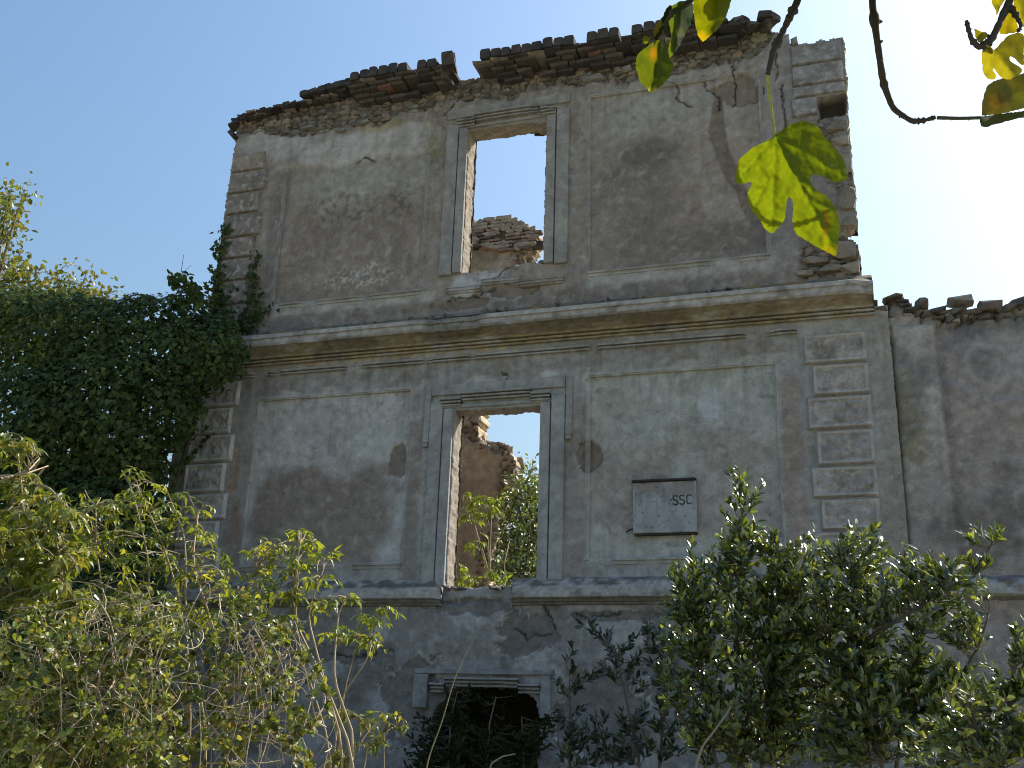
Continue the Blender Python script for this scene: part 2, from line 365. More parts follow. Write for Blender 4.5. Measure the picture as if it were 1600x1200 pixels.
    f1, f2, cid = worley(X*7.5, Z*11, 5)
    st = S(.03, .16, f2-f1)
    rc = (np.array([.135, .122, .105])*(0.65+.6*cid[..., None]))
    rc = lerp(rc, (.20, .15, .115), S(.8, .9, cid)); rc = lerp(rc, (.21, .20, .13), S(.55, .72, n2)*.6)
    rc = lerp(rc, (.055, .05, .045), (1-st)*.8); rc *= (.7+.6*n3)[..., None]
    c = c*(1-rm[..., None])+rc*rm[..., None]
    cm = crack_mask(X, Z); c = lerp(c, (.03, .028, .025), cm*.9)
    hm = rect(X, Z, 3.99, 4.29, 8.86, 9.14, .015, .03, 8, 40)
    c = lerp(c, (.05, .045, .04), hm)
    return c*np.array(WARM)
PANELS = [(-3.32, -1.14, 3.56, 5.77), (1.14, 3.32, 3.56, 5.77), (-3.30, -1.12, 7.11, 9.30), (1.12, 3.30, 7.11, 9.66)]
def facade_h(X, Z):
    warp_fields(X, Z)
    h = 0.010*(fbm(X*1.6, Z*1.6, 3, 21)-.5)+0.006*(fbm(X*12, Z*12, 3, 22)-.5)
    for i, (x0, x1, z0, z1) in enumerate(PANELS):
        k = 1.0 if i != 2 else S(9.3, 9.1, Z)
        h = h-0.028*S(x0, x0+.015, X)*S(x1, x1-.015, X)*S(z0, z0+.015, Z)*S(z1, z1-.015, Z)*k
    h = h-.005*S(-.012, .012, fbm(X*1.15+7, Z*1.15, 5, 38)-.555)
    lm = loss_mask(X, Z); h = h-lm*(0.030+0.02*(fbm(X*16, Z*16, 3, 23)-.5))
    rm = rubble_mask(X, Z)
    f1, f2, cid = worley(X*7.5, Z*11, 5)
    hr = -0.045+0.030*S(.0, .25, f2-f1)+0.03*(cid-.5)+0.06*(fbm(X*10, Z*14, 4, 24)-.5)
    h = h*(1-rm)+hr*rm
    h = h-0.022*crack_mask(X, Z)
    h = h-0.23*rect(X, Z, 3.99, 4.29, 8.86, 9.14, .015, .03, 8, 40)
    gf = S(3.12, 3.05, Z); h = h+gf*0.03*(fbm(X*5, Z*5, 4, 25)-.5)
    h = h-0.06*rect(X, Z, -.6, .27, 3.1, 3.34, .02, .04, 5, 41)*(0.4+fbm(X*8, Z*8, 3, 42))
    return h
def xr(Z): return np.interp(Z, [6.3, 6.62, 7.10, 7.18, 7.27, 7.33, 7.4, 7.8, 8.67, 9.29, 9.94, 11], [4.32, 4.30, 4.30, 4.26, 4.13, 4.14, 4.30, 4.31, 4.30, 4.32, 4.33, 4.33])
def xl(Z): return np.interp(Z, [6.3, 9.6, 9.75, 9.95, 10.05, 11], [-4.28, -4.24, -4.22, -4.27, -4.22, -4.2])
def ztop(X): return np.interp(X, [-4.6, -4.28, -3.9, -3.0, -2.6, -2.3, -0.9, -0.7, -0.35, 0.1, 2.9, 3.4, 3.5, 3.68, 3.7, 4.0, 4.33],
                              [10.1, 10.12, 10.22, 10.24, 10.30, 10.32, 10.3, 10.24, 10.30, 10.3, 10.33, 10.28, 10.2, 10.14, 9.97, 9.95, 9.95])
def inside(X, Z):
    j = 0.045*(fbm(X*9, Z*9, 3, 55)-.5)*2; j2 = 0.03*(fbm(X*12, Z*12, 3, 56)-.5)*2
    ok = (Z < ztop(X)+j*.8)
    ok &= np.where(Z > 6.35, (X < xr(Z)+j2) & (X > xl(Z)+j2*.6), (np.abs(X) < 4.56))
    ju = 0.5*j2
    ok &= ~((X > -.545) & (X < .545+ju*.9) & (Z > 7.30+j*.8+.04*S(-.3, .5, X)) & (Z < 9.405-.035*S(.1, .5, X)))
    ok &= ~((np.abs(X) < .552) & (Z > 3.285+j*.6) & (Z < 5.432))
    # ragged hole of the ground-floor window
    zh = np.interp(X, [-.7, -.58, -.45, -.3, 0, .35, .45, .58, .66], [1.7, 1.98, 2.1, 2.2, 2.2, 2.19, 2.13, 2.02, 1.7])
    ok &= ~((X+j2 > -.66) & (X+j2 < .62) & (Z < zh+j) & (Z > .55))
    return ok
def grid_wall(x0, x1, z0, z1, step, inside_f, h_f, c_f, thick, edge_col, warp=None):
    nx = int(round((x1-x0)/step))+1; nz = int(round((z1-z0)/step))+1
    xs = np.linspace(x0, x1, nx); zs = np.linspace(z0, z1, nz)
    X, Z = np.meshgrid(xs, zs)
    xc = (X[:-1, :-1]+X[1:, 1:])/2; zc = (Z[:-1, :-1]+Z[1:, 1:])/2
    keep = inside_f(xc, zc)
    H = h_f(X, Z); Cc = c_f(X, Z)
    idx = np.arange(nx*nz).reshape(nz, nx)
    Q = np.stack([idx[:-1, :-1], idx[:-1, 1:], idx[1:, 1:], idx[1:, :-1]], -1)
    faces = Q[keep]
    V = np.stack([X, -H, Z], -1).reshape(-1, 3); Cf = Cc.reshape(-1, 3)
    # boundary edges -> reveals
    kp = np.pad(keep, 1)
    E = []
    def edges(mask, a, b):
        r, c_ = np.nonzero(mask)
        return np.stack([Q[r, c_][:, a], Q[r, c_][:, b]], -1)
    E.append(edges(keep & ~kp[:-2, 1:-1], 0, 1)); E.append(edges(keep & ~kp[2:, 1:-1], 2, 3))
    E.append(edges(keep & ~kp[1:-1, 2:], 1, 2)); E.append(edges(keep & ~kp[1:-1, :-2], 3, 0))
    E = np.concatenate(E)
    bu, inv = np.unique(E, return_inverse=True); inv = inv.reshape(E.shape)
    nb = len(bu); rows = 6
    V[bu, 0] += .016*(fbm(V[bu, 0]*22, V[bu, 2]*22, 2, 53)-.5); V[bu, 2] += .024*(fbm(V[bu, 0]*22, V[bu, 2]*22, 2, 54)-.5)
    B = V[bu].copy()
    VV = [V]; CC = [Cf]; base = len(V); prev = bu; QS = [faces]
    off = base
    for k in range(1, rows+1):
        t = k/rows
        P = B.copy(); P[:, 1] = B[:, 1]*(1-t)+thick*t
        P[:, 0] += 0.02*(fbm(B[:, 0]*8+k*1.3, B[:, 2]*8, 2, 57)-.5)*2; P[:, 2] += 0.02*(fbm(B[:, 0]*8, B[:, 2]*8+k*1.7, 2, 58)-.5)*2
        VV.append(P)
        ec = np.array(edge_col)*(0.55+.9*fbm(B[:, 0]*9+k, B[:, 2]*9, 3, 59))[:, None]
        CC.append(ec)
        cur = off+np.arange(nb); off += nb
        QS.append(np.stack([prev[inv[:, 0]] if k == 1 else prev[inv[:, 0]], cur[inv[:, 0]], cur[inv[:, 1]], prev[inv[:, 1]]], -1))
        prev = cur
    Vall = np.concatenate(VV); Call = np.concatenate(CC); Fall = np.concatenate(QS)
    used = np.unique(Fall); remap = np.full(len(Vall), -1); remap[used] = np.arange(len(used))
    return Vall[used], remap[Fall], Call[used]
V, Fq, Cw = grid_wall(-4.56, 4.56, -0.15, 10.42, 0.0178, inside, facade_h, facade_color, .27, (.34, .29, .235))
facade = link('facade_wall', make_mesh('facade_wall', V, [Fq], Cw), MAT_PLASTER, HOUSE)
# rear face of the front wall, coarse
V, Fq, Cw = grid_wall(-4.5, 4.5, -0.3, 10.2, 0.06, inside, lambda X, Z: -.268-0.03*fbm(X*3, Z*3, 2, 2), lambda X, Z: np.full(X.shape+(3,), 1.)*np.array([.30, .24, .17])*(.6+.8*fbm(X*2, Z*2, 3, 4))[..., None], .272, (.3, .25, .2))
link('inner_face', make_mesh('inner_face', V, [Fq[:, ::-1]], Cw), MAT_PLASTER, HOUSE)

# -------- mouldings: a profile (across, out) swept along a line on the wall
def moulding(mb, p0, p1, prof, nrm, step=.05, chip=.006, seed=0, mod=None, colf=None, y0=0.0, gaps=0):
    p0 = np.array(p0, float); p1 = np.array(p1, float); L = np.linalg.norm(p1-p0); n = max(2, int(L/step)+1)
    t = np.linspace(0, 1, n); P = p0+(p1-p0)*t[:, None]; nrm = np.array(nrm, float)
    prof = np.array(prof, float); k = len(prof)
    XZ = P[:, None]+prof[None, :, :1]*nrm[None, None]
    h = np.broadcast_to(prof[None, :, 1], (n, k)).copy()
    x = XZ[..., 0]; z = XZ[..., 1]
    nz = fbm(x*9+seed, z*2+prof[None, :, 1]*3, 3, 400+seed)-.5
    h = h+np.where(h > .005, nz*chip*2, 0)
    big = S(.60, .75, fbm(x*2.3+seed*1.7, z*2.3+h*8, 3, 450+seed))
    h = np.where(h > .01, h*(1-.35*big*(chip > .0045)), h)
    if gaps:
        al = (P-p0)@((p1-p0)/L); gp = S(gaps+.02, gaps-.02, fbm(al*1.6+seed*5.3, al*0+seed, 4, 470))[:, None]; h = np.where(h > .0, h*(1-gp)-.004*gp, h)
    dx = (fbm(x*7, z*7+5, 2, 460+seed)-.5)*chip
    if mod is not None: h = mod(x, z, h)
    V = np.stack([x, y0-h, z+dx], -1)
    c = lerp(facade_color(x, z), (.44, .435, .42), np.full(x.shape, .35)) if colf is None else colf(x, z, h)
    idx = np.arange(n*k).reshape(n, k)
    Fq = np.stack([idx[:-1, :-1], idx[1:, :-1], idx[1:, 1:], idx[:-1, 1:]], -1).reshape(-1, 4)
    caps = []
    for e in (0, n-1):
        for j in range(1, k-1): caps.append([idx[e, 0], idx[e, j], idx[e, j+1]])
    mb.add(V.reshape(-1, 3), [Fq, np.array(caps)], c.reshape(-1, 3))
def densify(prof, d=.012):
    out = [prof[0]]
    for a, b in zip(prof[:-1], prof[1:]):
        m = max(1, int(math.hypot(b[0]-a[0], b[1]-a[1])/d))
        for i in range(1, m+1): out.append((a[0]+(b[0]-a[0])*i/m, a[1]+(b[1]-a[1])*i/m))
    return out
# main cornice between the upper floors
def cornice_col(x, z, h):
    c = facade_color(x, np.full_like(z, 6.35)+z*0)*.0
    n2 = fbm(x*3, z*3+h*9, 4, 501); n3 = fbm(x*12, z*12+h*20, 3, 502)
    c[:] = (.27, .265, .255)
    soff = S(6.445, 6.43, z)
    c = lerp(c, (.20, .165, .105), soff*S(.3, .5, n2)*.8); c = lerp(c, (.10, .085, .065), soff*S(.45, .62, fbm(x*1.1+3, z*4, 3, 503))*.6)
    c = lerp(c, (.25, .215, .145), S(6.36, 6.33, z)*S(.45, .58, n2)*.75)
    topm = S(6.56, 6.58, z)
    c = lerp(c, (.10, .085, .06), topm*.85); c = lerp(c, (.25, .14, .045), topm*S(.55, .66, n2)*.8); c = lerp(c, (.06, .07, .03), topm*S(.56, .66, n3)*.6)
    c = lerp(c, (.11, .10, .09), S(.55, .7, n2)*(1-topm)*(1-soff)*.6)
    rough = S(-1.0, -.85, x)*S(-.15, -.22, x); c = lerp(c, (.14, .135, .125), rough*(1-soff)*.8)
    return c*(.65+.7*n3)[..., None]*np.array(WARM)
def cornice_mod(x, z, h):
    r = S(-1.0, -.85, x)*S(-.14, -.2, x)
    hh = np.where(h > .15, h-r*(.03+.05*(fbm(x*9, z*9+h*5, 3, 510)-.3)), h)
    e = S(4.2, 4.42, x)*.5; hh = np.where(h > .1, hh*(1-e*fbm(x*7, z*7, 2, 511)*1.2), hh)
    top = S(6.57, 6.62, z)*S(.1, .05, np.abs(h-.1)); return hh+np.where((z > 6.58) & (h > .01), .05*(fbm(x*6, z*9, 3, 512)-.4), 0)
prof = densify([(6.235, -.02), (6.238, .045), (6.258, .050), (6.260, .006), (6.276, .006), (6.278, .058), (6.302, .062), (6.304, .012), (6.320, .012), (6.322, .075), (6.345, .090), (6.37, .14), (6.395, .20), (6.41, .255), (6.415, .29), (6.405, .30), (6.43, .303), (6.50, .30), (6.507, .325), (6.555, .327), (6.565, .31), (6.60, .22), (6.66, .10), (6.73, .01), (6.74, -.02)], .02)
mb = MB(); moulding(mb, (-4.62, 0), (4.42, 0), prof, (0, 1), .03, .004, 1, cornice_mod, cornice_col)
mb.build('cornice', MAT_PLASTER, HOUSE)
prof = densify([(6.085, -.02), (6.088, .048), (6.106, .052), (6.108, .005), (6.124, .005), (6.126, .056), (6.154, .060), (6.158, -.02)])
def astr_col(x, z, h):
    c = facade_color(x, z); return lerp(c, (.30, .26, .17), S(.4, .6, fbm(x*4, z*4, 3, 520))*.5)
mb = MB(); moulding(mb, (-3.78, 0), (3.56, 0), prof, (0, 1), .03, .004, 2, None, astr_col, gaps=.36)
mb.build('astragal', MAT_PLASTER, HOUSE)
# string course below the first-floor window, broken away at the sill
prof = densify([(3.06, -.02), (3.07, .03), (3.095, .035), (3.10, .06), (3.125, .075), (3.135, .13), (3.14, .155), (3.15, .16), (3.245, .163), (3.255, .145), (3.275, .14), (3.28, .10), (3.305, .098), (3.31, .06), (3.34, .055), (3.36, .03), (3.38, -.02)], .02)
def string_col(x, z, h):
    c = facade_color(x, np.full_like(z, 3.35)); c[:] = (.27, .268, .262)
    n = fbm(x*5, z*9, 4, 530); c = lerp(c, (.07, .066, .06), S(3.25, 3.27, z)*S(.35, .55, n)*.8); c = lerp(c, (.10, .095, .09), S(.58, .7, n)*.6)
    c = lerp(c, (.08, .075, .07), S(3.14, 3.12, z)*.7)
    return c*(.7+.6*fbm(x*20, z*20, 2, 531))[..., None]*np.array(WARM)
def string_mod(x, z, h):
    e = np.maximum(S(-.68, -.58, x)*(x < 0), S(.33, .27, x)*(x > 0)); return np.where(h > .02, h*(1-e*(.3+.7*fbm(x*12, z*12, 2, 532))), h)
for xa, xb in ((-4.6, -.58), (.27, 4.56)):
    mb = MB(); moulding(mb, (xa, 0), (xb, 0), prof, (0, 1), .03, .003, 3, string_mod, string_col); mb.build('string_course', MAT_PLASTER, HOUSE)
# raised bead frames round the four wall panels
bead = densify([(-.035, -.02), (-.034, .006), (-.012, .008), (-.008, .020), (.006, .022), (.010, .008), (.022, .004), (.026, -.035)], .008)
ledge = densify([(-.055, -.02), (-.05, .010), (-.012, .012), (-.008, .030), (.012, .034), (.016, .012), (.03, .006), (.034, -.035)], .008)
for i, (x0, x1, z0, z1) in enumerate(PANELS):
    mb = MB()
    moulding(mb, (x0, z0), (x1, z0), ledge, (0, 1), .03, .003, 10+i, gaps=.40)
    if i == 2:
        moulding(mb, (x0, z0), (x0, 8.95), bead, (1, 0), .03, .004, 20+i, gaps=.46); moulding(mb, (x1, z0), (x1, 9.12), bead, (-1, 0), .03, .004, 30+i, gaps=.46)
    else:
        moulding(mb, (x0, z0), (x0, z1), bead, (1, 0), .03, .003, 20+i, gaps=.46); moulding(mb, (x1, z0), (x1, z1), bead, (-1, 0), .03, .003, 30+i, gaps=.46)
        xa, xb = (x0, x1) if i != 3 else (x0, 2.75)
        moulding(mb, (xa, z1), (xb, z1), bead, (0, -1), .03, .003, 40+i, gaps=.46)
    mb.build('panel_frame', MAT_PLASTER, HOUSE)

# -------- window surrounds
def slab(mb, x0, x1, z0, z1, y_in, y_out, step=.05, seed=0, chip=.004, colf=None, bev=.006):
    """plaster slab standing proud of the wall, front face gridded and slightly uneven"""
    nx = max(3, int((x1-x0)/step)+2); nz = max(3, int((z1-z0)/step)+2)
    X, Z = np.meshgrid(np.linspace(x0, x1, nx), np.linspace(z0, z1, nz))
    Hh = y_out+chip*2*(fbm(X*9+seed, Z*9, 3, 600+seed)-.5)
    X2 = X.copy(); Z2 = Z.copy(); X2[:, 0] += bev; X2[:, -1] -= bev; Z2[0] += bev; Z2[-1] -= bev
    idx = np.arange(nx*nz).reshape(nz, nx)
    Fq = [np.stack([idx[:-1, :-1], idx[:-1, 1:], idx[1:, 1:], idx[1:, :-1]], -1).reshape(-1, 4)]
    V = np.stack([X2, -Hh, Z2], -1).reshape(-1, 3)
    ring = np.concatenate([idx[0, :], idx[1:, -1], idx[-1, -2::-1], idx[-2:0:-1, 0]])
    Bx = X.reshape(-1)[ring]+.003*(fbm(X.reshape(-1)[ring]*20, Z.reshape(-1)[ring]*20, 2, 7)-.5); Bz = Z.reshape(-1)[ring]
    R1 = np.stack([Bx, -(Hh.reshape(-1)[ring]-bev), Bz], -1); R2 = np.stack([Bx, np.full(len(ring), -y_in), Bz], -1)
    m = len(ring); a = nx*nz+np.arange(m); b = a+m
    r2 = np.roll(np.arange(m), -1)
    Fq.append(np.stack([ring, a, a[r2], ring[r2]], -1)); Fq.append(np.stack([a, b, b[r2], a[r2]], -1))
    Vv = np.concatenate([V, R1, R2]); cf = colf or facade_color
    mb.add(Vv, Fq, cf(Vv[:, 0], Vv[:, 2]))
def surround(cz, zt, zb, half, zlint, ears, name_seed, sill=None, broken=False):
    W = bpy.data.objects.new('window_surround', None); COL.objects.link(W); W.parent = HOUSE
    outer = .86
    tint = lambda x, z: lerp(facade_color(x, z), (.36, .355, .34), np.full(np.shape(x), .5))*(.8+.4*fbm(x*6, z*2, 3, 77))[..., None]
    for s in (-1, 1):
        mb = MB(); a, b = sorted((s*(half+.012), s*(half+.13)))
        slab(mb, a, b, zb, zt+.0, -.03, .050, .03, name_seed+s, .004, tint)
        a, b = sorted((s*(half+.145), s*outer)); slab(mb, a, b, zb-.02, zlint, -.03, .042, .03, name_seed+5+s, .004, tint)
        mb.build('jamb', MAT_PLASTER, W)
        if ears:
            a, b = sorted((s*(outer+.006), s*ears)); mb = MB(); slab(mb, a, b, zlint-.50, zlint+.24, -.03, .026, .03, name_seed+14, .004, tint)
            slab(mb, a+.01, b-.01, zlint-.56, zlint-.508, -.03, .05, .03, name_seed+15, .008, tint)
            mb.build('ear', MAT_PLASTER, W)
    mb = MB(); slab(mb, -outer, outer, zlint+.10, zlint+.24, -.03, .028, .03, name_seed+20, .004, tint)
    slab(mb, -outer+.15, outer-.15, zt+.01, zlint-.03, -.03, .024, .03, name_seed+21, .004, tint); mb.build('lintel', MAT_PLASTER, W)
    mould = densify([(-.055, -.02), (-.053, .050), (-.034, .052), (-.032, .006), (-.018, .006), (-.016, .066), (.004, .070), (.006, .02), (.018, .02), (.020, .090), (.042, .094), (.046, -.02)], .05)
    for (xa, xb, zz, sd) in ((-.72, -.455, zlint, 1), (-.45, .435, zlint+.062, 2), (.44, .68, zlint, 3)):
        if broken and sd == 3: xa = .47
        mb = MB(); moulding(mb, (xa, zz), (xb, zz), mould, (0, 1), .025, .004 if not broken else .006, name_seed+25+sd, None, lambda x, z, h: tint(x, z)); mb.build('lintel_moulding', MAT_PLASTER, W)
    if sill:
        for (xa, xb, zz, sd) in ((-.75, -.275, sill, 1), (-.27, .24, sill+.075, 2), (.245, .82, sill, 3)):
            mb = MB(); moulding(mb, (xa, zz), (xb, zz), densify([(-.06, -.02), (-.055, .02), (-.035, .024), (-.03, .045), (-.01, .05), (-.005, .025), (.015, .022), (.02, .035), (.03, .03), (.035, -.02)], .05), (0, 1), .025, .005, name_seed+35+sd, None, lambda x, z, h: tint(x, z)); mb.build('sill_moulding', MAT_PLASTER, W)
    return W
surround(0, 5.46, 3.30, .55, 5.545, .95, 700)
surround(0, 9.44, 7.30, .545, 9.52, 0, 740, sill=7.07, broken=True)
W = bpy.data.objects.new('window_surround', None); COL.objects.link(W); W.parent = HOUSE
tg = lambda x, z: np.full(np.shape(x)+(3,), 1.)*np.array([.30, .295, .29])*(.6+.8*fbm(x*6, z*6, 3, 79))[..., None]
mb = MB(); slab(mb, -.87, -.70, 1.93, 2.30, -.03, .05, .03, 760, .006, tg); mb.build('jamb', MAT_PLASTER, W)
mb = MB(); slab(mb, .635, .75, 1.85, 2.30, -.03, .045, .03, 761, .006, tg); mb.build('jamb', MAT_PLASTER, W)
mb = MB(); slab(mb, -.87, .75, 2.304, 2.36, -.03, .04, .03, 762, .006, tg); mb.build('lintel', MAT_PLASTER, W)
gm = densify([(-.06, -.02), (-.058, .045), (-.038, .05), (-.036, .006), (-.02, .006), (-.018, .06), (.002, .065), (.004, .02), (.018, .02), (.02, .09), (.042, .09), (.046, -.02)], .05)
for xa, xb, zz in ((-.66, -.485, 2.16), (-.48, .38, 2.225), (.385, .63, 2.165)):
    mb = MB(); moulding(mb, (xa, zz), (xb, zz), gm, (0, 1), .025, .006, int(zz*100), None, lambda x, z, h: tg(x, z)); mb.build('lintel_moulding', MAT_PLASTER, W)

# -------- quoins
def quoin(x0, x1, z0, z1, rough, seed, base):
    mb = MB(); g = .010
    nx, nz = 32, 20
    X, Z = np.meshgrid(np.linspace(x0+g, x1-g, nx), np.linspace(z0+g*.8, z1-g*.8, nz))
    d = np.minimum(np.minimum(X-X.min(), X.max()-X), np.minimum(Z-Z.min(), Z.max()-Z))
    Hh = (.045 if rough else .034)*S(0, .010, d)+.003
    if rough: Hh = Hh-.018*S(.045, .06, d)+S(.05, .075, d)*(.07*(fbm(X*11+seed, Z*11, 4, 800+seed)-.42))
    else: Hh = Hh+.008*(fbm(X*10+seed, Z*10, 3, 800+seed)-.5)
    idx = np.arange(nx*nz).reshape(nz, nx)
    Fq = [np.stack([idx[:-1, :-1], idx[:-1, 1:], idx[1:, 1:], idx[1:, :-1]], -1).reshape(-1, 4)]
    ring = np.concatenate([idx[0, :], idx[1:, -1], idx[-1, -2::-1], idx[-2:0:-1, 0]])
    V = np.stack([X, -Hh, Z], -1).reshape(-1, 3); B = V[ring].copy(); B[:, 1] = .03
    m = len(ring); a = nx*nz+np.arange(m); r2 = np.roll(np.arange(m), -1)
    Fq.append(np.stack([ring, a, a[r2], ring[r2]], -1))
    c = np.array(base)*(.6+.8*fbm(X*5+seed, Z*5, 4, 820))[..., None]
    c = lerp(c, (.09, .075, .06), S(.52, .68, fbm(X*4+seed*3, Z*4, 3, 821))*.35); c = lerp(c, (.33, .33, .32), S(.58, .7, fbm(X*13+seed, Z*13, 3, 822))*.5)
    if rough: c = lerp(c, np.array(base)*1.35, S(.05, .035, d)*.6)
    c = c.reshape(-1, 3)*np.array(WARM)
    mb.add(np.concatenate([V, B]), Fq, np.concatenate([c, c[ring]*.6]))
    mb.build('quoin', MAT_STONE if rough else MAT_PLASTER, HOUSE)
zl = [6.06, 5.695, 5.32, 4.935, 4.525, 4.17, 3.82, 3.42]
for i in range(7):
    w = 0 if i % 2 == 0 else .075
    quoin(3.62+w, 4.32, zl[i+1], zl[i], True, i, (.225, .212, .20)); quoin(-4.32, -3.62-w, zl[i+1]+.005, zl[i]+.005, True, 10+i, (.30, .298, .295))
zu = [9.58, 9.285, 8.935, 8.597, 8.222, 7.894, 7.548, 7.188, 6.85]
for i in range(8):
    w = 0 if i % 2 == 1 else .07
    quoin(-4.235, -3.60-w, zu[i+1], zu[i], False, 20+i, (.155, .138, .122) if i else (.20, .17, .14))
for i, (a, b) in enumerate(((9.63, 9.93), (9.33, 9.626), (9.17, 9.325))):
    quoin(3.68, 4.31, a, b, False, 30+i, (.19, .185, .18))
quoin(3.66, 3.98, 8.9, 9.16, False, 34, (.185, .18, .175))

# -------- loose masonry: shared stone and brick shapes
rng = np.random.default_rng(5)
def stone_mesh(name, seed, col=(.16, .145, .125)):
    """angular broken stone: convex hull of jittered box points"""
    r = np.random.default_rng(seed); bm = bmesh.new()
    for k in range(22):
        p = r.uniform(-.5, .5, 3); ax = r.integers(3); p[ax] = math.copysign(.5, p[ax])*r.uniform(.82, 1.0); bm.verts.new(p)
    g = bmesh.ops.convex_hull(bm, input=bm.verts); bmesh.ops.delete(bm, geom=[v for v in bm.verts if not v.link_faces], context='VERTS')
    bm.verts.index_update(); V = np.array([v.co[:] for v in bm.verts]); F = np.array([[v.index for v in f.verts] for f in bm.faces if len(f.verts) == 3]); bm.free()
    return make_mesh(name, V, [F], np.array(col)*(0.75+.5*r.random((len(V), 1))), False)
def brick_mesh(name, seed, col, taper=0.0, wear=.10):
    r = np.random.default_rng(seed)
    V = np.array([(x, y, z) for z in (-.5, .5) for y in (-.5, .5) for x in (-.5, 0, .5)], float)
    V[:, 0] *= np.where(V[:, 2] > 0, 1-taper, 1); V += (r.random(V.shape)-.5)*wear
    F = [(0, 1, 7, 6), (1, 2, 8, 7), (5, 4, 10, 11), (4, 3, 9, 10), (3, 0, 6, 9), (2, 5, 11, 8), (6, 7, 10, 9), (7, 8, 11, 10), (0, 3, 4, 1), (1, 4, 5, 2)]
    c = np.array(col)*(.8+.4*r.random((len(V), 1)))
    return make_mesh(name, V, [np.array(F)], c, False)
def arch_mesh(name, seed, col):
    """end of a barrel roof tile bedded in mortar: a stub with a rounded top"""
    r = np.random.default_rng(seed)
    pr = np.array([(-.5, -.5), (.5, -.5), (.5, .2), (.46, .44), (.2, .5), (-.2, .5), (-.46, .44), (-.5, .2)])+(r.random((8, 2))-.5)*.09
    k = 8; V = np.array([(p[0]*(1 if y < 0 else .9), y, p[1]) for y in (-.5, .5) for p in pr])
    F4 = [(i, (i+1) % k, k+(i+1) % k, k+i) for i in range(k)]
    F3 = [(0, i+1, i) for i in range(1, k-1)]+[(k, k+i, k+i+1) for i in range(1, k-1)]
    c = np.array(col)*(.75+.5*r.random((len(V), 1)))
    return make_mesh(name, V, [np.array(F4), np.array(F3)], c, False)
STONES = [stone_mesh('stone', 100+i, c) for i, c in enumerate([(.155, .138, .115), (.135, .12, .10), (.18, .155, .125), (.18, .14, .115), (.29, .265, .235), (.125, .112, .098)])]
for m_ in STONES: m_.materials.append(MAT_STONE)
BRICKS = [brick_mesh('brick', 200+i, c) for i, c in enumerate([(.092, .08, .075), (.12, .098, .088), (.076, .07, .068), (.25, .15, .115), (.31, .26, .22)])]
for m_ in BRICKS: m_.materials.append(MAT_BRICK)
TILES = [arch_mesh('roof_tile', 300+i, c) for i, c in enumerate([(.070, .062, .060), (.082, .070, .066), (.060, .056, .055), (.10, .08, .074)])]
for m_ in TILES: m_.materials.append(MAT_BRICK)
STONES_L = [stone_mesh('stone', 140+i, c) for i, c in enumerate([(.30, .26, .205), (.26, .22, .175), (.34, .29, .23), (.28, .22, .175)])]
for m_ in STONES_L: m_.materials.append(MAT_STONE)
def put(name, me, parent, loc, size, rot=(0, 0, 0)):
    o = bpy.data.objects.new(name, me); COL.objects.link(o); o.parent = parent
    o.location = Vector(loc)-Vector(parent.location) if parent.parent is None else loc
    o.scale = size; o.rotation_euler = rot
    return o
EAVE = bpy.data.objects.new('eave', None); COL.objects.link(EAVE); EAVE.parent = HOUSE
ri = lambda a: a[rng.integers(len(a))]
def course(xa, xb, z, th, proj, wid, depth, meshes, miss=.0, jz=.004, tilt=.02, name='brick'):
    x = xa
    while x < xb:
        w = wid*(.85+.3*rng.random())
        if rng.random() > miss:
            p = proj+.03*(rng.random()-.5)
            put(name, ri(meshes), EAVE, (x+w/2, -p+depth/2, z+th/2+jz*(rng.random()-.5)*2), (w*.97, depth, th), (tilt*(rng.random()-.5)*2, tilt*(rng.random()-.5)*2, .04*(rng.random()-.5)))
        x += w
# two surviving lengths of corbelled eave
for (xa, xb, zo) in ((-2.32, -.92, 0.02), (-.40, 2.95, 0.0)):
    course(xa+.10, xb-.2, 10.055+zo, .05, .09, .24, .30, BRICKS[:3], .35)
    course(xa+.06, xb-.1, 10.108+zo, .05, .16, .24, .36, BRICKS[:3], .30)
    course(xa+.02, xb-.05, 10.162+zo, .04, .22, .20, .42, BRICKS[:2]+BRICKS[3:], .22)
    course(xa+.02, xb-.02, 10.206+zo, .035, .28, .26, .50, BRICKS[:3], .10)
    course(xa-.03, xb, 10.246+zo, .030, .335, .27, .58, BRICKS[:3]+BRICKS[4:], .03)
    x = xa+.08
    while x < xb-.02:
        w = .138+.02*rng.random()
        if rng.random() > .04:
            h_ = .115+.03*rng.random()
            put('roof_tile', ri(TILES), EAVE, (x+w/2, -.365+.25, 10.282+zo+h_/2), (w*.92, .5, h_), (.05+.06*(rng.random()-.5), .05*(rng.random()-.5), .06*(rng.random()-.5)))
        x += w
# tall broken tile standing at the gap
put('roof_tile', TILES[3], EAVE, (-.80, -.22, 10.35), (.17, .42, .20), (.1, -.15, .2)); put('brick', BRICKS[4], EAVE, (-.80, -.20, 10.47), (.14, .22, .05), (.1, -.3, .3))
put('brick', BRICKS[1], EAVE, (-.86, -.10, 10.24), (.12, .3, .20), (.0, .2, .1))
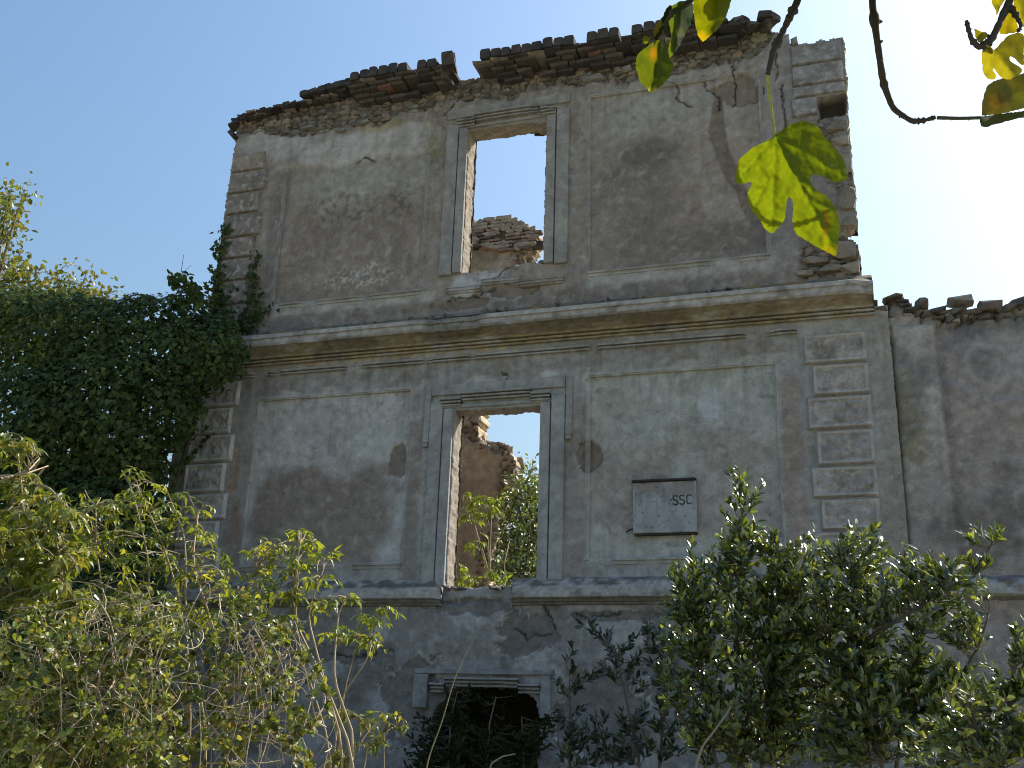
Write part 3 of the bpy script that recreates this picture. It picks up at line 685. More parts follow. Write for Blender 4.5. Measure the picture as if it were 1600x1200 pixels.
# thin loose tiles lying on the low left part
for i in range(84):
    x = -4.22+1.98*rng.random()
    z = np.interp(x, [-4.3, -4.0, -3.5, -3.0, -2.6, -2.2], [10.10, 10.20, 10.24, 10.26, 10.31, 10.36])
    put('roof_tile', ri(BRICKS[:3]+TILES[:2]+BRICKS[4:]), EAVE, (x, .10-.10*rng.random(), z-.05+.08*rng.random()), (.09+.16*rng.random()**2, .24+.1*rng.random(), .016+.024*rng.random()), (.18*(rng.random()-.5), .4*(rng.random()-.5)-.08, .6*(rng.random()-.5)))
for i in range(13):
    x = -3.05+.85*i/12.
    put('roof_tile', ri(TILES), EAVE, (x+.03*rng.random(), -.03, np.interp(x, [-3.1, -2.7, -2.2], [10.30, 10.36, 10.42])+.03*rng.random()), (.12, .34, .05+.05*rng.random()), (.1*rng.random(), -.25+.5*rng.random(), .4*(rng.random()-.5)))
put('roof_tile', BRICKS[2], EAVE, (-4.25, -.02, 10.08), (.18, .22, .03), (0, -.5, .3)); put('brick', BRICKS[2], EAVE, (-4.24, -.03, 9.9), (.12, .2, .06), (0, .7, .1))
# heaped tiles right of the eave
for i in range(16):
    x = 2.85+.62*rng.random(); put('roof_tile' if i % 2 else 'stone', ri(TILES) if i % 2 else ri(STONES), EAVE, (x, -.12*rng.random(), 10.28+.07*rng.random()-.04*(x-2.8)), (.12+.1*rng.random(), .3, .07+.05*rng.random()), (.3*rng.random(), .5*(rng.random()-.5), rng.random()))
# stones showing in the rubble band under the eave and on the broken right edge
cnt = 0
while cnt < 250:
    x = rng.uniform(-4.15, 3.55); z = rng.uniform(9.62, 10.2)
    if rng.random() < .15: x = rng.uniform(3.72, 4.2); z = rng.uniform(6.8, 8.8)
    if rubble_mask(np.array([x]), np.array([z]))[0] < .6: continue
    s = rng.uniform(.07, .17)
    put('stone', ri(STONES), facade, (x, .034+.035*rng.random(), z), (s*1.25, .11, s*rng.uniform(.35, .6)), (.2*(rng.random()-.5), .3*(rng.random()-.5), .2*(rng.random()-.5))); cnt += 1
for x, z, w, h_ in ((1.62, 9.98, .16, .11), (1.86, 9.93, .13, .09), (1.15, 9.93, .36, .10), (3.02, 9.78, .05, .11), (-2.15, 9.80, .22, .06), (-2.5, 9.72, .2, .05), (-3.05, 9.86, .25, .05), (1.8, 10.05, .3, .03), (3.75, 9.99, .1, .12)):
    put('stone', STONES[4], facade, (x, .0, z), (w, .10, h_), (0, .08*(rng.random()-.5), 0))
for x, z, w, h_ in ((4.22, 7.42, .22, .13), (4.16, 8.72, .3, .16), (4.2, 8.5, .22, .14), (4.12, 7.08, .34, .26), (3.82, 6.98, .3, .1), (3.95, 6.86, .34, .09), (4.2, 6.84, .22, .16), (3.7, 6.82, .2, .08), (4.2, 8.2, .24, .3), (4.2, 7.75, .26, .36)):
    put('stone', ri(STONES_L), facade, (x, .02, z), (w, .14, h_), (0, .06*(rng.random()-.5), 0))
# rubble lying on the cornice and the window sills
for i in range(60):
    x = rng.uniform(-4.2, 4.2); s = rng.uniform(.03, .08)
    put('stone', ri(STONES), facade, (x, -.10*rng.random()-.03, 6.68-.02*rng.random()), (s*1.3, s, s*.6), (rng.random(), rng.random(), rng.random()))
for i in range(26):
    x = rng.uniform(-.54, .54); s = rng.uniform(.04, .10)
    put('stone', ri(STONES), facade, (x, rng.uniform(.02, .25), 7.30+.02*S(-.3, .5, x)), (s*1.3, s, s*.5), (rng.random(), rng.random(), rng.random()))
    put('stone', ri(STONES), facade, (x-.12, rng.uniform(-.03, .25), 3.27), (s*1.5, s, s*.5), (rng.random()*.3, rng.random()*.3, rng.random()))

# -------- rear wall seen through the openings, side walls, floor between the storeys
YB = 5.6
edge_px = [(838, 372), (826, 385), (818, 400), (815, 415), (790, 500), (750, 600), (746, 650), (744, 690), (772, 698), (802, 712), (800, 745), (796, 775), (780, 805), (772, 835), (764, 870), (760, 905), (762, 945), (870, 960), (880, 1200)]
ew = np.array([at(px, py, YB) for px, py in edge_px])
top_px = [(600, 345), (730, 346), (760, 341), (790, 338), (812, 348), (826, 357), (838, 365)]
tw = np.array([at(px, py, YB) for px, py in top_px])
def back_in(X, Z):
    j = .10*(fbm(X*5, Z*5, 3, 901)-.5)*2
    e = np.interp(Z, ew[::-1, 2], ew[::-1, 0]); t = np.interp(X, tw[:, 0], tw[:, 2])
    return (X < e+j) & (Z < t+j*.7)
def back_bare(X, Z):
    zc = at(770, 383, YB)[2]; e = np.interp(Z, ew[::-1, 2], ew[::-1, 0])
    m = S(-.1, .1, Z-zc+.35*(fbm(X*2.5, Z*2.5, 3, 902)-.5)); return np.maximum(m, S(-.34, -.2, X-e+.25*(fbm(X*4, Z*4, 3, 903)-.5)))
def back_col(X, Z):
    n2 = fbm(X*2, Z*2, 4, 905); n3 = fbm(X*8, Z*8, 3, 906)
    c = np.empty(X.shape+(3,)); c[:] = (.36, .295, .22)
    c = lerp(c, (.40, .29, .17), S(.5, .65, n2)*.8); c = lerp(c, (.22, .17, .125), S(.5, .66, fbm(X*1.3, Z*1.3+4, 3, 907))*.7)
    c = lerp(c, (.30, .25, .18), S(7.0, 5.2, Z)*.6)
    f1, f2, cid = worley(X*5, Z*9, 8); b = np.array([.28, .235, .18])*(.6+.8*cid[..., None]); b = lerp(b, (.27, .17, .125), S(.82, .9, cid)*.6); b = lerp(b, (.10, .08, .06), S(.12, .03, f2-f1))
    m = back_bare(X, Z)[..., None]
    out = (c*(1-m)+b*m)*(.7+.6*n3)[..., None]
    return lerp(out, (.05, .045, .04), S(2.95, 2.85, Z))      # shade painted into the lowest storey to keep the interior dark
def back_h(X, Z):
    f1, f2, cid = worley(X*5, Z*9, 8)
    m = back_bare(X, Z); return -YB+.02*(fbm(X*5, Z*5, 3, 908)-.5)+m*(-.06+.06*S(0, .2, f2-f1)+.05*(cid-.5))
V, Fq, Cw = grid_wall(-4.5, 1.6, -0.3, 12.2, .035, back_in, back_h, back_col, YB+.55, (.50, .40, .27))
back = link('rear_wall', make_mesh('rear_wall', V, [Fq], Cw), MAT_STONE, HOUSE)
nb = 0
while nb < 130:
    px = rng.uniform(725, 845); py = rng.uniform(340, 392)
    P = at(px, py, YB)
    if not back_in(np.array([P[0]]), np.array([P[2]]))[0]: continue
    red = rng.random() < .45 and py > 352
    w = rng.uniform(.14, .26); zz = round(P[2]/.075)*.075
    if red: put('brick', ri([BRICKS[3], BRICKS[3], BRICKS[1], BRICKS[4]]), back, (P[0], YB-.01, zz), (w, .14, .045), (0, .05*(rng.random()-.5), 0))
    else: put('stone', ri(STONES_L), back, (P[0], YB-.01, zz), (w, .16, rng.uniform(.07, .12)), (0, .2*(rng.random()-.5), 0))
    nb += 1
for i in range(46):                                        # broken, sunlit edge
    k = rng.uniform(0, len(ew)-4.01); a = int(k); P = ew[a]+(ew[a+1]-ew[a])*(k-a)
    put('stone', ri(STONES_L), back, (P[0]-.08*rng.random(), YB+.05+.4*rng.random(), P[2]), (rng.uniform(.12, .24), .22, rng.uniform(.09, .2)), (.4*rng.random(), .5*(rng.random()-.5), .5*rng.random()))
for i in range(16):
    P = at(rng.uniform(770, 803), 0, YB); px = rng.uniform(752, 803); P = at(px, np.interp(px, [752, 775, 803], [688, 692, 708]), YB)
    put('stone', ri(STONES_L), back, (P[0], YB+.1+.3*rng.random(), P[2]+.03), (.16, .18, .10), (rng.random()*.4, rng.random()*.4, rng.random()))
nub = at(842, 377, YB); put('brick', BRICKS[2], back, tuple(nub+np.array([-.12, .1, -.03])), (.42, .2, .10), (0, .05, 0))
def plain_wall(name, x0, x1, y0, y1, z1, seed, axis):
    """ragged-topped inner wall, thick, along x or y"""
    L0, L1 = (y0, y1) if axis == 'y' else (x0, x1)
    t0, t1 = (x0, x1) if axis == 'y' else (y0, y1)
    s = np.linspace(L0, L1, 40); zt = z1+.5*(fbm(s*2+seed, s*0, 3, seed)-.5)
    V = []; 
    for a, z in zip(s, zt):
        for t in (t0, t1):
            for zz in (-.3, z): V.append((t, a, zz) if axis == 'y' else (a, t, zz))
    F = []
    for i in range(39):
        o = i*4; F += [(o, o+4, o+5, o+1), (o+2, o+3, o+7, o+6), (o+1, o+5, o+7, o+3)]
    F += [(0, 1, 3, 2), (156, 158, 159, 157)]
    V = np.array(V); c = np.array([.27, .21, .15])*(.7+.6*np.random.default_rng(seed).random((len(V), 1)))
    link(name, make_mesh(name, V, [np.array(F)], c, False), MAT_STONE, HOUSE)
plain_wall('side_wall', -4.45, -4.05, .3, YB-.02, 8.6, 31, 'y'); plain_wall('side_wall', 4.05, 4.45, .3, YB+.5, 5.6, 32, 'y')
plain_wall('rear_wall', 1.58, 4.04, YB+.02, YB+.5, 3.9, 33, 'x')
V = np.array([(x, y, z) for z in (2.95, 3.13) for y in (.285, YB+.2) for x in (-4.06, 4.06)])
link('floor_slab', make_mesh('floor_slab', V, [np.array([(0, 1, 3, 2), (4, 6, 7, 5), (0, 4, 5, 1), (2, 3, 7, 6), (0, 2, 6, 4), (1, 5, 7, 3)])], np.full((8, 3), .16), False), MAT_STONE, HOUSE)

# ------------------------------------------------------------------ lower wing wall on the right
WING = thing('wing_wall', 'lower weathered wall continuing to the right of the house, loose stones along its top', 'wall', (4.6, 0, 0))
def wing_top(X): return np.interp(X, [4.5, 4.75, 4.9, 5.2, 5.6, 6.2, 7, 9], [6.44, 6.44, 6.30, 6.24, 6.25, 6.26, 6.2, 6.1])
def wing_in(X, Z): return Z < wing_top(X)+.10*(fbm(X*6, Z*6, 3, 921)-.5)
def wing_h(X, Z):
    h = -.06+.03*(fbm(X*1.6, Z*1.6, 4, 922)-.5)+.008*(fbm(X*14, Z*14, 3, 923)-.5)
    h = h+.05*S(4.57, 4.59, X)*S(5.05, 5.02, X)*S(6.15, 6.1, Z+.1*(fbm(X*4, Z*4, 2, 924)-.5))
    e = (Z-5.45)-np.interp(X, [4.5, 4.9, 5.1, 5.5, 6.2], [.25, .1, .0, -.25, -.35])+.3*(fbm(X*3, Z*3, 3, 925)-.5); h = h-.035*S(-.02, .02, e)
    m = S(-.22, -.16, Z-wing_top(X)+.1*(fbm(X*5, Z*5, 2, 926)-.5)); f1, f2, cid = worley(X*5.5, Z*8, 11)
    return h+m*(-.06+.08*S(0, .25, f2-f1)+.06*(cid-.5))
def wing_col(X, Z):
    warp_fields(X, Z)
    c = np.empty(X.shape+(3,)); c[:] = (.225, .195, .178); n2 = fbm(X*2, Z*2, 4, 931); n3 = fbm(X*10, Z*10, 3, 932)
    c = lerp(c, (.125, .122, .135), S(5.6, 6.1, Z+.5*(n2-.5))*S(5.0, 5.3, X)); c = lerp(c, (.26, .25, .24), blob(X, Z, 5.75, 5.65, .45, .3, .6, 1., 3, 30)*.7)
    c = lerp(c, (.29, .272, .25), S(4.55, 4.6, X)*S(5.06, 5.02, X)*S(3.6, 5.2, Z)*.8); c = lerp(c, (.13, .115, .105), S(5.0, 5.04, X)*S(5.14, 5.08, X)*.6); c = lerp(c, (.17, .15, .06), blob(X, Z, 4.62, 5.0, .2, .5, .8, 1., 3, 31)*.6)  # dark strip beside the pilaster: shade of its step put into the colour
    c = lerp(c, (.10, .092, .085), S(.52, .68, fbm(X*1.2, Z*1.2, 4, 933))*.6); c = lerp(c, (.30, .29, .28), S(.6, .72, fbm(X*7, Z*7, 3, 934))*.3)
    m = S(-.25, -.1, Z-wing_top(X)+.1*(fbm(X*5, Z*5, 2, 926)-.5)); f1, f2, cid = worley(X*5.5, Z*8, 11)
    c = c*(1-m[..., None])+np.array([.15, .145, .14])*(.6+.8*cid[..., None])*m[..., None]
    return c*(.72+.56*n3)[..., None]*np.array([1.62, 1.57, 1.57])
V, Fq, Cw = grid_wall(4.552, 9.0, -.3, 6.6, .025, wing_in, wing_h, wing_col, .45, (.2, .18, .16))
wing = link('wall', make_mesh('wall', V-np.array([4.6, 0, 0]), [Fq], Cw), MAT_PLASTER, WING)
mb = MB(); moulding(mb, (4.57, 0), (9.0, 0), densify([(3.06, -.02), (3.07, .03), (3.10, .06), (3.13, .12), (3.15, .16), (3.245, .16), (3.27, .14), (3.30, .09), (3.34, .05), (3.37, -.02)], .02), (0, 1), .04, .005, 6, None, string_col, .11)
mb.build('string_course', MAT_PLASTER, WING)
for px, py, w, h_, ry in ((1395, 459, .26, .08, -.05), (1440, 471, .18, .14, .2), (1502, 466, .36, .13, .02), (1467, 482, .2, .14, 0), (1548, 474, .3, .17, .05), (1598, 468, .25, .2, -.1), (1425, 480, .2, .1, .1), (1520, 484, .2, .09, 0), (1490, 486, .24, .1, 0), (1575, 480, .2, .12, 0), (1375, 478, .2, .12, .2), (1360, 470, .18, .12, .3)):
    P = at(px, py, -.02); put('stone', ri(STONES), WING, (P[0], .1, P[2]), (w*.85, .26, h_*.8), (0, ry, .2*(rng.random()-.5)))
for i in range(80):
    x = rng.uniform(4.6, 8.5); z = float(wing_top(np.array([x]))[0])-rng.uniform(-.02, .16); put('stone', ri(STONES), WING, (x, .13, z), (rng.uniform(.06, .16), .25, rng.uniform(.04, .10)), (0, .3*(rng.random()-.5), 0))

# ------------------------------------------------------------------ plaque
PL = thing('stone_plaque', 'pale grey square inscribed stone plaque hanging on the wall right of the lower window', 'plaque', (2.035, -.01, 3.84))
mb = MB()
def plq(x, z):
    warp_fields(x, z)
    c = np.empty(np.shape(x)+(3,)); c[:] = (.38, .38, .38); n2 = fbm(x*5, z*5, 4, 941); c = lerp(c, (.27, .27, .275), S(.45, .65, n2)*.7); c = lerp(c, (.17, .15, .13), S(.5, .62, fbm(x*16, z*2.2, 3, 944))*S(3.9, 4.45, z)*.6)
    c = lerp(c, (.30, .25, .22), np.maximum(blob(x, z, 1.86, 4.36, .13, .06, .5, .7, 6, 40), blob(x, z, 2.25, 4.34, .14, .08, .5, .7, 6, 41))*.9)
    c = lerp(c, (.05, .05, .05), S(.70, .76, fbm(x*18, z*18, 3, 943))*.5); return c
slab(mb, 1.675, 2.392, 3.845, 4.425, .02, .048, .009, 950, .002, plq, .008); mb.build('slab', MAT_MARBLE, PL)
mb = MB(); dk = lambda x, z: np.full(np.shape(x)+(3,), 1.)*np.array([.06, .055, .05])
slab(mb, 1.67, 2.39, 4.428, 4.452, -.02, .075, .04, 951, .008, dk, .004); mb.build('shade_strip', MAT_STONE, PL)  # dark strip standing in for the shadow gap along the plaque's top
mb = MB(); slab(mb, 1.69, 2.39, 3.822, 3.842, -.02, .03, .04, 953, .006, dk, .004); mb.build('shade_strip', MAT_STONE, PL)  # the same for the shadow gap under the plaque
mb = MB(); slab(mb, 1.69, 2.38, 3.85, 4.42, -.02, .0195, .1, 952, .0, dk, .002); mb.build('mortar_bed', MAT_STONE, PL)
LET = MB()
def stroke(x0, z0, x1, z1, w=.015):
    d = np.array([x1-x0, z1-z0]); L = np.linalg.norm(d)+1e-9; n_ = np.array([-d[1], d[0]])/L*w/2; e = d/L*w*.3
    P = [np.array([x0, z0])-e+n_, np.array([x0, z0])-e-n_, np.array([x1, z1])+e-n_, np.array([x1, z1])+e+n_]
    V = [(p[0], -.0505, p[1]) for p in P]+[(p[0], -.04, p[1]) for p in P]
    LET.add(V, [np.array([(0, 1, 2, 3), (0, 4, 5, 1), (1, 5, 6, 2), (2, 6, 7, 3), (3, 7, 4, 0)])], (.13, .13, .132))
def glyph(x, z, w, h_, pl):
    for a, b in zip(pl[:-1], pl[1:]): stroke(x+a[0]*w, z+a[1]*h_, x+b[0]*w, z+b[1]*h_)
Sg = [(1, .9), (.75, 1), (.2, 1), (0, .85), (.05, .62), (.3, .52), (.75, .47), (1, .33), (.95, .1), (.7, 0), (.2, 0), (0, .12)]
Cg = [(1, .9), (.7, 1), (.25, .97), (.02, .75), (0, .3), (.2, .04), (.65, 0), (1, .12)]
glyph(2.135, 4.155, .052, .10, Sg); glyph(2.208, 4.158, .052, .10, Sg); glyph(2.285, 4.161, .052, .10, Cg); stroke(2.105, 4.215, 2.118, 4.215, .016)
LET.build('lettering', MAT_STONE, PL)
mb = MB(); tube(mb, [(1.60, -.05, 3.86), (1.63, -.03, 3.885), (1.68, -.01, 3.91)], .008, 5, (.05, .04, .035)); mb.build('iron_cramp', MAT_STONE, PL)

#VEG
# ------------------------------------------------------------------ vegetation tools
def unit(v): return v/(np.linalg.norm(v, axis=-1, keepdims=True)+1e-9)
LANCE = dict(u=np.array([0, .30, .30, .30, .68, .68, .68, 1.0]), v=np.array([0, .46, 0, -.46, .36, 0, -.36, 0]),
             f3=np.array([(0, 2, 1), (0, 3, 2), (4, 5, 7), (5, 6, 7)]), f4=np.array([(1, 2, 5, 4), (2, 3, 6, 5)]))
OVAL = dict(u=np.array([0, .35, .35, .35, .75, .75, .75, 1.0]), v=np.array([0, .5, 0, -.5, .42, 0, -.42, 0]), f3=LANCE['f3'], f4=LANCE['f4'])
_o = [(0, .06), (-.12, .34), (.12, .52), (.34, .33), (.62, .40), (.66, .20), (1, 0), (.66, -.20), (.62, -.40), (.34, -.33), (.12, -.52), (-.12, -.34), (0, -.06)]
IVY = dict(u=np.array([.32]+[p[0] for p in _o]), v=np.array([0]+[p[1] for p in _o]), f3=np.array([(0, i+1, (i+1) % 13+1) for i in range(13)]), f4=np.zeros((0, 4), int))
def add_leaves(mb, tpl, P, D, Nn, L, W, C, fold=.25, bend=.2):
    P = np.asarray(P, float); n = len(P)
    if n == 0: return
    D = unit(np.asarray(D, float)); B = unit(np.cross(Nn, D)); Nn = np.cross(D, B)
    L = np.broadcast_to(L, (n,)); W = np.broadcast_to(W, (n,))
    u, v = tpl['u'], tpl['v']; k = len(u)
    V = P[:, None]+D[:, None]*(u[None, :, None]*L[:, None, None])+B[:, None]*(v[None, :, None]*W[:, None, None])
    bend = np.broadcast_to(bend, (n,)); fold = np.broadcast_to(fold, (n,))
    V = V+Nn[:, None]*((np.abs(v)[None]*W[:, None]*fold[:, None]-(u**2)[None]*L[:, None]*bend[:, None])[..., None])
    base = np.arange(n)[:, None, None]*k
    fs = []
    if len(tpl['f3']): fs.append((tpl['f3'][None]+base).reshape(-1, 3))
    if len(tpl['f4']): fs.append((tpl['f4'][None]+base).reshape(-1, 4))
    mb.add(V.reshape(-1, 3), fs, np.repeat(np.asarray(C), k, axis=0))
def curve(p0, p1, n=8, lift=.0, wob=.05, r=None):
    p0 = np.asarray(p0, float); p1 = np.asarray(p1, float); t = np.linspace(0, 1, n)[:, None]
    L = np.linalg.norm(p1-p0); pts = p0+(p1-p0)*t
    pts[:, 2] += lift*L*(4*t[:, 0]*(1-t[:, 0]))
    w = r.normal(0, wob*L, (3,)); w2 = r.normal(0, wob*.6*L, (3,))
    return pts+w*np.sin(math.pi*t)+w2*np.sin(2*math.pi*t)
class Plant:
    def __init__(s, name, label, cat, base, leafmat, woodmat=None, group=None, seed=1, woodcol=(.20, .16, .11)):
        s.root = thing(name, label, cat, tuple(base), group); s.base = np.asarray(base, float)
        s.r = np.random.default_rng(seed); s.wood = MB(); s.lv = MB(); s.lm = leafmat; s.wm = woodmat or MAT_CANE; s.wc = np.array(woodcol); s.limbs = []
        s.P = []; s.D = []; s.N = []; s.L = []; s.W = []; s.C = []
    def limb(s, pts, r0, r1, sides=6, keep=True):
        pts = np.asarray(pts, float); n = len(pts)
        tube(s.wood, pts, np.linspace(r0, r1, n), sides, s.wc*(.75+.5*s.r.random()))
        if keep: s.limbs.append(pts)
        return pts
    def leaf(s, P, D, Nn, L, W, C): s.P.append(P); s.D.append(D); s.N.append(Nn); s.L.append(L); s.W.append(W); s.C.append(C)
    def near(s, q, back=.0):
        best = None; bd = 1e9
        for l in s.limbs:
            d = np.linalg.norm(l-q, axis=1)+np.where(l[:, 2] > q[2]+.05, .35, 0); i = int(np.argmin(d))
            if d[i] < bd: bd = d[i]; best = l[i]
        return best
    def finish(s, tpl, fold=.25, bend=.2, leafname='foliage', woodname='stems'):
        if s.wood.n: s.wood.build(woodname, s.wm, s.root)
        if s.P:
            add_leaves(s.lv, tpl, np.concatenate(s.P), np.concatenate(s.D), np.concatenate(s.N), np.concatenate(s.L), np.concatenate(s.W), np.concatenate(s.C), fold, bend)
            o = s.lv.build(leafname, s.lm, s.root, False)
        return s.root
def pal(r, n, cols, var=.25):
    cols = np.asarray(cols); c = cols[r.integers(len(cols), size=n)]
    return c*(1-var+2*var*r.random((n, 1)))
def twig_leaves(pl, pts, n, L, W, cols, ang=.9, up=.2, t0=.2, droop=0., facing=None):
    """leaves spread along a twig, pointing outward from it"""
    r = pl.r; k = len(pts); t = t0+(1-t0)*(np.arange(n)+r.random(n)*.8)/n; f = np.clip(t*(k-1), 0, k-1.001); i = f.astype(int)
    P = pts[i]+(pts[i+1]-pts[i])*(f-i)[:, None]; T = unit(pts[i+1]-pts[i])
    R = unit(np.cross(T, r.normal(size=(n, 3))))
    D = unit(T*math.cos(ang)+R*math.sin(ang)+np.array([0, 0, up-droop])+r.normal(0, .15, (n, 3)))
    Nn = unit(T*.2+np.array([.46, -.40, .5])+r.normal(0, .45, (n, 3)))
    pl.leaf(P, D, Nn, L*(.7+.6*r.random(n)), W*(.7+.6*r.random(n)), pal(r, n, cols))
def compound(pl, P, D, nl, size, L, W, cols):
    """pinnate leaf: a drooping rachis with paired leaflets"""
    r = pl.r; D = unit(D); t = np.linspace(0, 1, 6)[:, None]
    pts = P+D*size*t+np.array([0, 0, -1.])*size*.35*t**2
    tube(pl.wood, pts, np.linspace(.0018, .001, 6), 3, (.20, .22, .08))
    side = unit(np.cross(D, [0, 0, 1.])); out = []
    for k in range(nl):
        tt = .35+.65*k/max(1, nl-1); i = min(4, int(tt*5)); q = pts[i]+(pts[i+1]-pts[i])*(tt*5-i); T = unit(pts[i+1]-pts[i])
        for sg in ((1, -1) if k < nl-1 else (0,)):
            out.append((q, T*(.55 if sg else 1)+side*sg*.8+np.array([0, 0, -.2])))
    q = np.array([o[0] for o in out]); d = np.array([o[1] for o in out])+r.normal(0, .35, (len(out), 3)); m = len(out)
    c = pal(r, 1, cols)*(.85+.3*r.random((m, 1)))
    pl.leaf(q, d, unit(np.array([0, 0, 1.])+D*.3+r.normal(0, .5, (m, 3))), L*(.5+.9*r.random(m)), W*(.6+.7*r.random(m)), c)
def blob_points(r, blobs, dens):
    out = []
    for (px, py, rx, ry, Y, dY) in blobs:
        n = max(2, int(dens*rx*ry/100.)); a = r.random(n)*2*math.pi; q = np.sqrt(r.random(n))
        for ai, qi in zip(a, q): out.append(at(px+rx*qi*math.cos(ai), py+ry*qi*math.sin(ai), Y+dY*r.normal()*.5))
    return out
def G(px, Y): p = at(px, 1150, Y); return (p[0], Y, float(ground_z(p[0], Y))-.02)

# ------------------------------------------------------------------ ivy on the left
IVYC = [(.060, .092, .028), (.048, .078, .026), (.078, .112, .032), (.040, .064, .022), (.11, .14, .04)]
def ivy_mass(name, label, blobs, dens, seed, base, L=.066, extra=None, woodpts=()):
    p = Plant(name, label, 'ivy', base, MAT_IVY, MAT_BARK, seed=seed, woodcol=(.12, .09, .06)); r = p.r
    for (px, py, rx, ry, Y, dY) in blobs:
        c = at(px, py, Y); s = np.linalg.norm(at(px+10, py, Y)-c)/10.; R3 = np.array([rx*s, dY, ry*s])
        n = int(dens*rx*ry/100.); d = unit(r.normal(size=(n, 3))); d[:, 1] = np.where(r.random(n) < .85, -np.abs(d[:, 1]), d[:, 1])
        lump = .80+.32*np.array(fbm(d[:, 0]*2.6+seed+px, d[:, 2]*2.6+d[:, 1]*2, 3, seed))
        q = c+d*R3*(lump*(1-.22*r.random(n)**2))[:, None]
        nrm = unit(d/R3+np.array([.1, -.35, .5])+r.normal(0, .45, (n, 3)))
        D = unit(np.cross(nrm, np.cross(np.array([0, 0, -1.])+r.normal(0, .5, (n, 3)), nrm)))
        p.leaf(q, D, nrm, L*(.6+.8*r.random(n)), L*(.6+.7*r.random(n)), pal(r, n, IVYC, .3))
        p.limb(curve(p.base, c, 10, .05, .04, r), .05, .015)
    if extra: extra(p)
    return p.finish(IVY, .12, .12)
ivy_mass('ivy', 'huge dark ivy thicket heaped against the left corner of the house',
         [(60, 590, 150, 120, -1.0, .9), (200, 570, 130, 95, -.9, .8), (300, 560, 85, 60, -.75, .5), (170, 660, 130, 110, -1.1, .9), (40, 700, 130, 110, -1.4, .9), (250, 640, 70, 70, -.8, .5), (110, 520, 110, 50, -.6, .7), (240, 505, 80, 38, -.5, .5), (330, 530, 45, 40, -.55, .35), (20, 520, 80, 60, -.8, .8), (190, 740, 70, 50, -1.0, .5), (20, 840, 140, 100, -1.6, .8), (140, 830, 90, 80, -1.4, .6), (30, 980, 160, 110, -2.0, .8), (150, 960, 90, 100, -1.8, .6), (60, 1120, 170, 110, -2.2, .8), (190, 1100, 80, 110, -2.0, .6), (60, 760, 160, 90, -1.2, .8), (228, 790, 45, 80, -.8, .35), (205, 880, 60, 90, -1.1, .4), (200, 980, 60, 90, -1.4, .4)],
         30, 41, (-5.2, -.9, -.02))
def ivy_strip(name, label, paths, dens, seed, L=.06):
    p0 = at(*paths[0][0][0], -.05); p = Plant(name, label, 'ivy', (p0[0], -.04, 0), MAT_IVY, MAT_BARK, seed=seed, woodcol=(.12, .09, .06)); r = p.r
    for pts, wid in paths:
        W = np.array([at(a, b, -.05) for a, b in pts]); p.limb(W, .008, .004, 4)
        for a, b in zip(W[:-1], W[1:]):
            n = int(dens*np.linalg.norm(b-a)*wid*40)+2; t = r.random(n)[:, None]; q = a+(b-a)*t; q[:, 0] += wid*r.normal(size=n)*.5; q[:, 2] += wid*r.normal(size=n)*.4; q[:, 1] = -.03-.09*r.random(n)
            nr = unit(np.array([0, -1., .35])+r.normal(0, .4, (n, 3))); D = unit(np.array([0, -.2, -1.])+r.normal(0, .6, (n, 3)))
            p.leaf(q, D, nr, L*(.6+.8*r.random(n)), L*(.6+.7*r.random(n)), pal(r, n, IVYC+[(.06, .09, .03)], .3))
    return p.finish(IVY, .12, .1)
ivy_strip('climbing_ivy', 'ivy strands climbing the upper left corner stones of the house',
          [([(330, 520), (336, 460), (342, 420), (346, 380), (352, 350)], .13), ([(352, 505), (345, 470), (340, 440)], .22), ([(385, 505), (392, 460), (396, 430), (400, 400)], .10), ([(372, 512), (400, 498), (415, 480)], .16), ([(330, 500), (360, 515), (385, 520)], .2), ([(390, 515), (402, 470), (410, 455)], .08)], 26, 42)
ivy_strip('ivy_sprig', 'single thin ivy shoot crossing the lower left corner stones', [([(240, 745), (275, 728), (300, 712), (318, 690), (333, 677)], .04), ([(262, 740), (290, 725)], .10)], 26, 43, .05)
# leafy shoot standing up out of the ivy
p = Plant('ivy_shoot', 'dark leafy shoot with a bare twig rising above the ivy thicket', 'shrub', at(262, 490, -.9), MAT_IVY, MAT_BARK, seed=44, woodcol=(.14, .11, .08)); r = p.r
p.limb(np.array([at(a, b, -.9) for a, b in ((250, 500), (270, 470), (280, 450), (283, 425), (287, 398))]), .012, .003, 4); p.limb(np.array([at(a, b, -.9) for a, b in ((283, 430), (292, 420), (299, 414))]), .004, .002, 4)
for px, py, rr in ((282, 440, 15), (290, 455, 17), (272, 435, 8), (305, 462, 10), (300, 448, 8), (312, 470, 10), (280, 470, 12)):
    n = 42; a = r.normal(size=(n, 2))*.5; q = np.array([at(px+rr*x, py+rr*y, -.9+.2*r.normal()) for x, y in a])
    p.leaf(q, r.normal(size=(n, 3))+np.array([0, 0, -.7]), unit(r.normal(0, .6, (n, 3))+np.array([0, -.5, .6])), .10*(.6+.6*r.random(n)), .06*(.6+.6*r.random(n)), pal(r, n, IVYC, .3))
p.finish(OVAL)

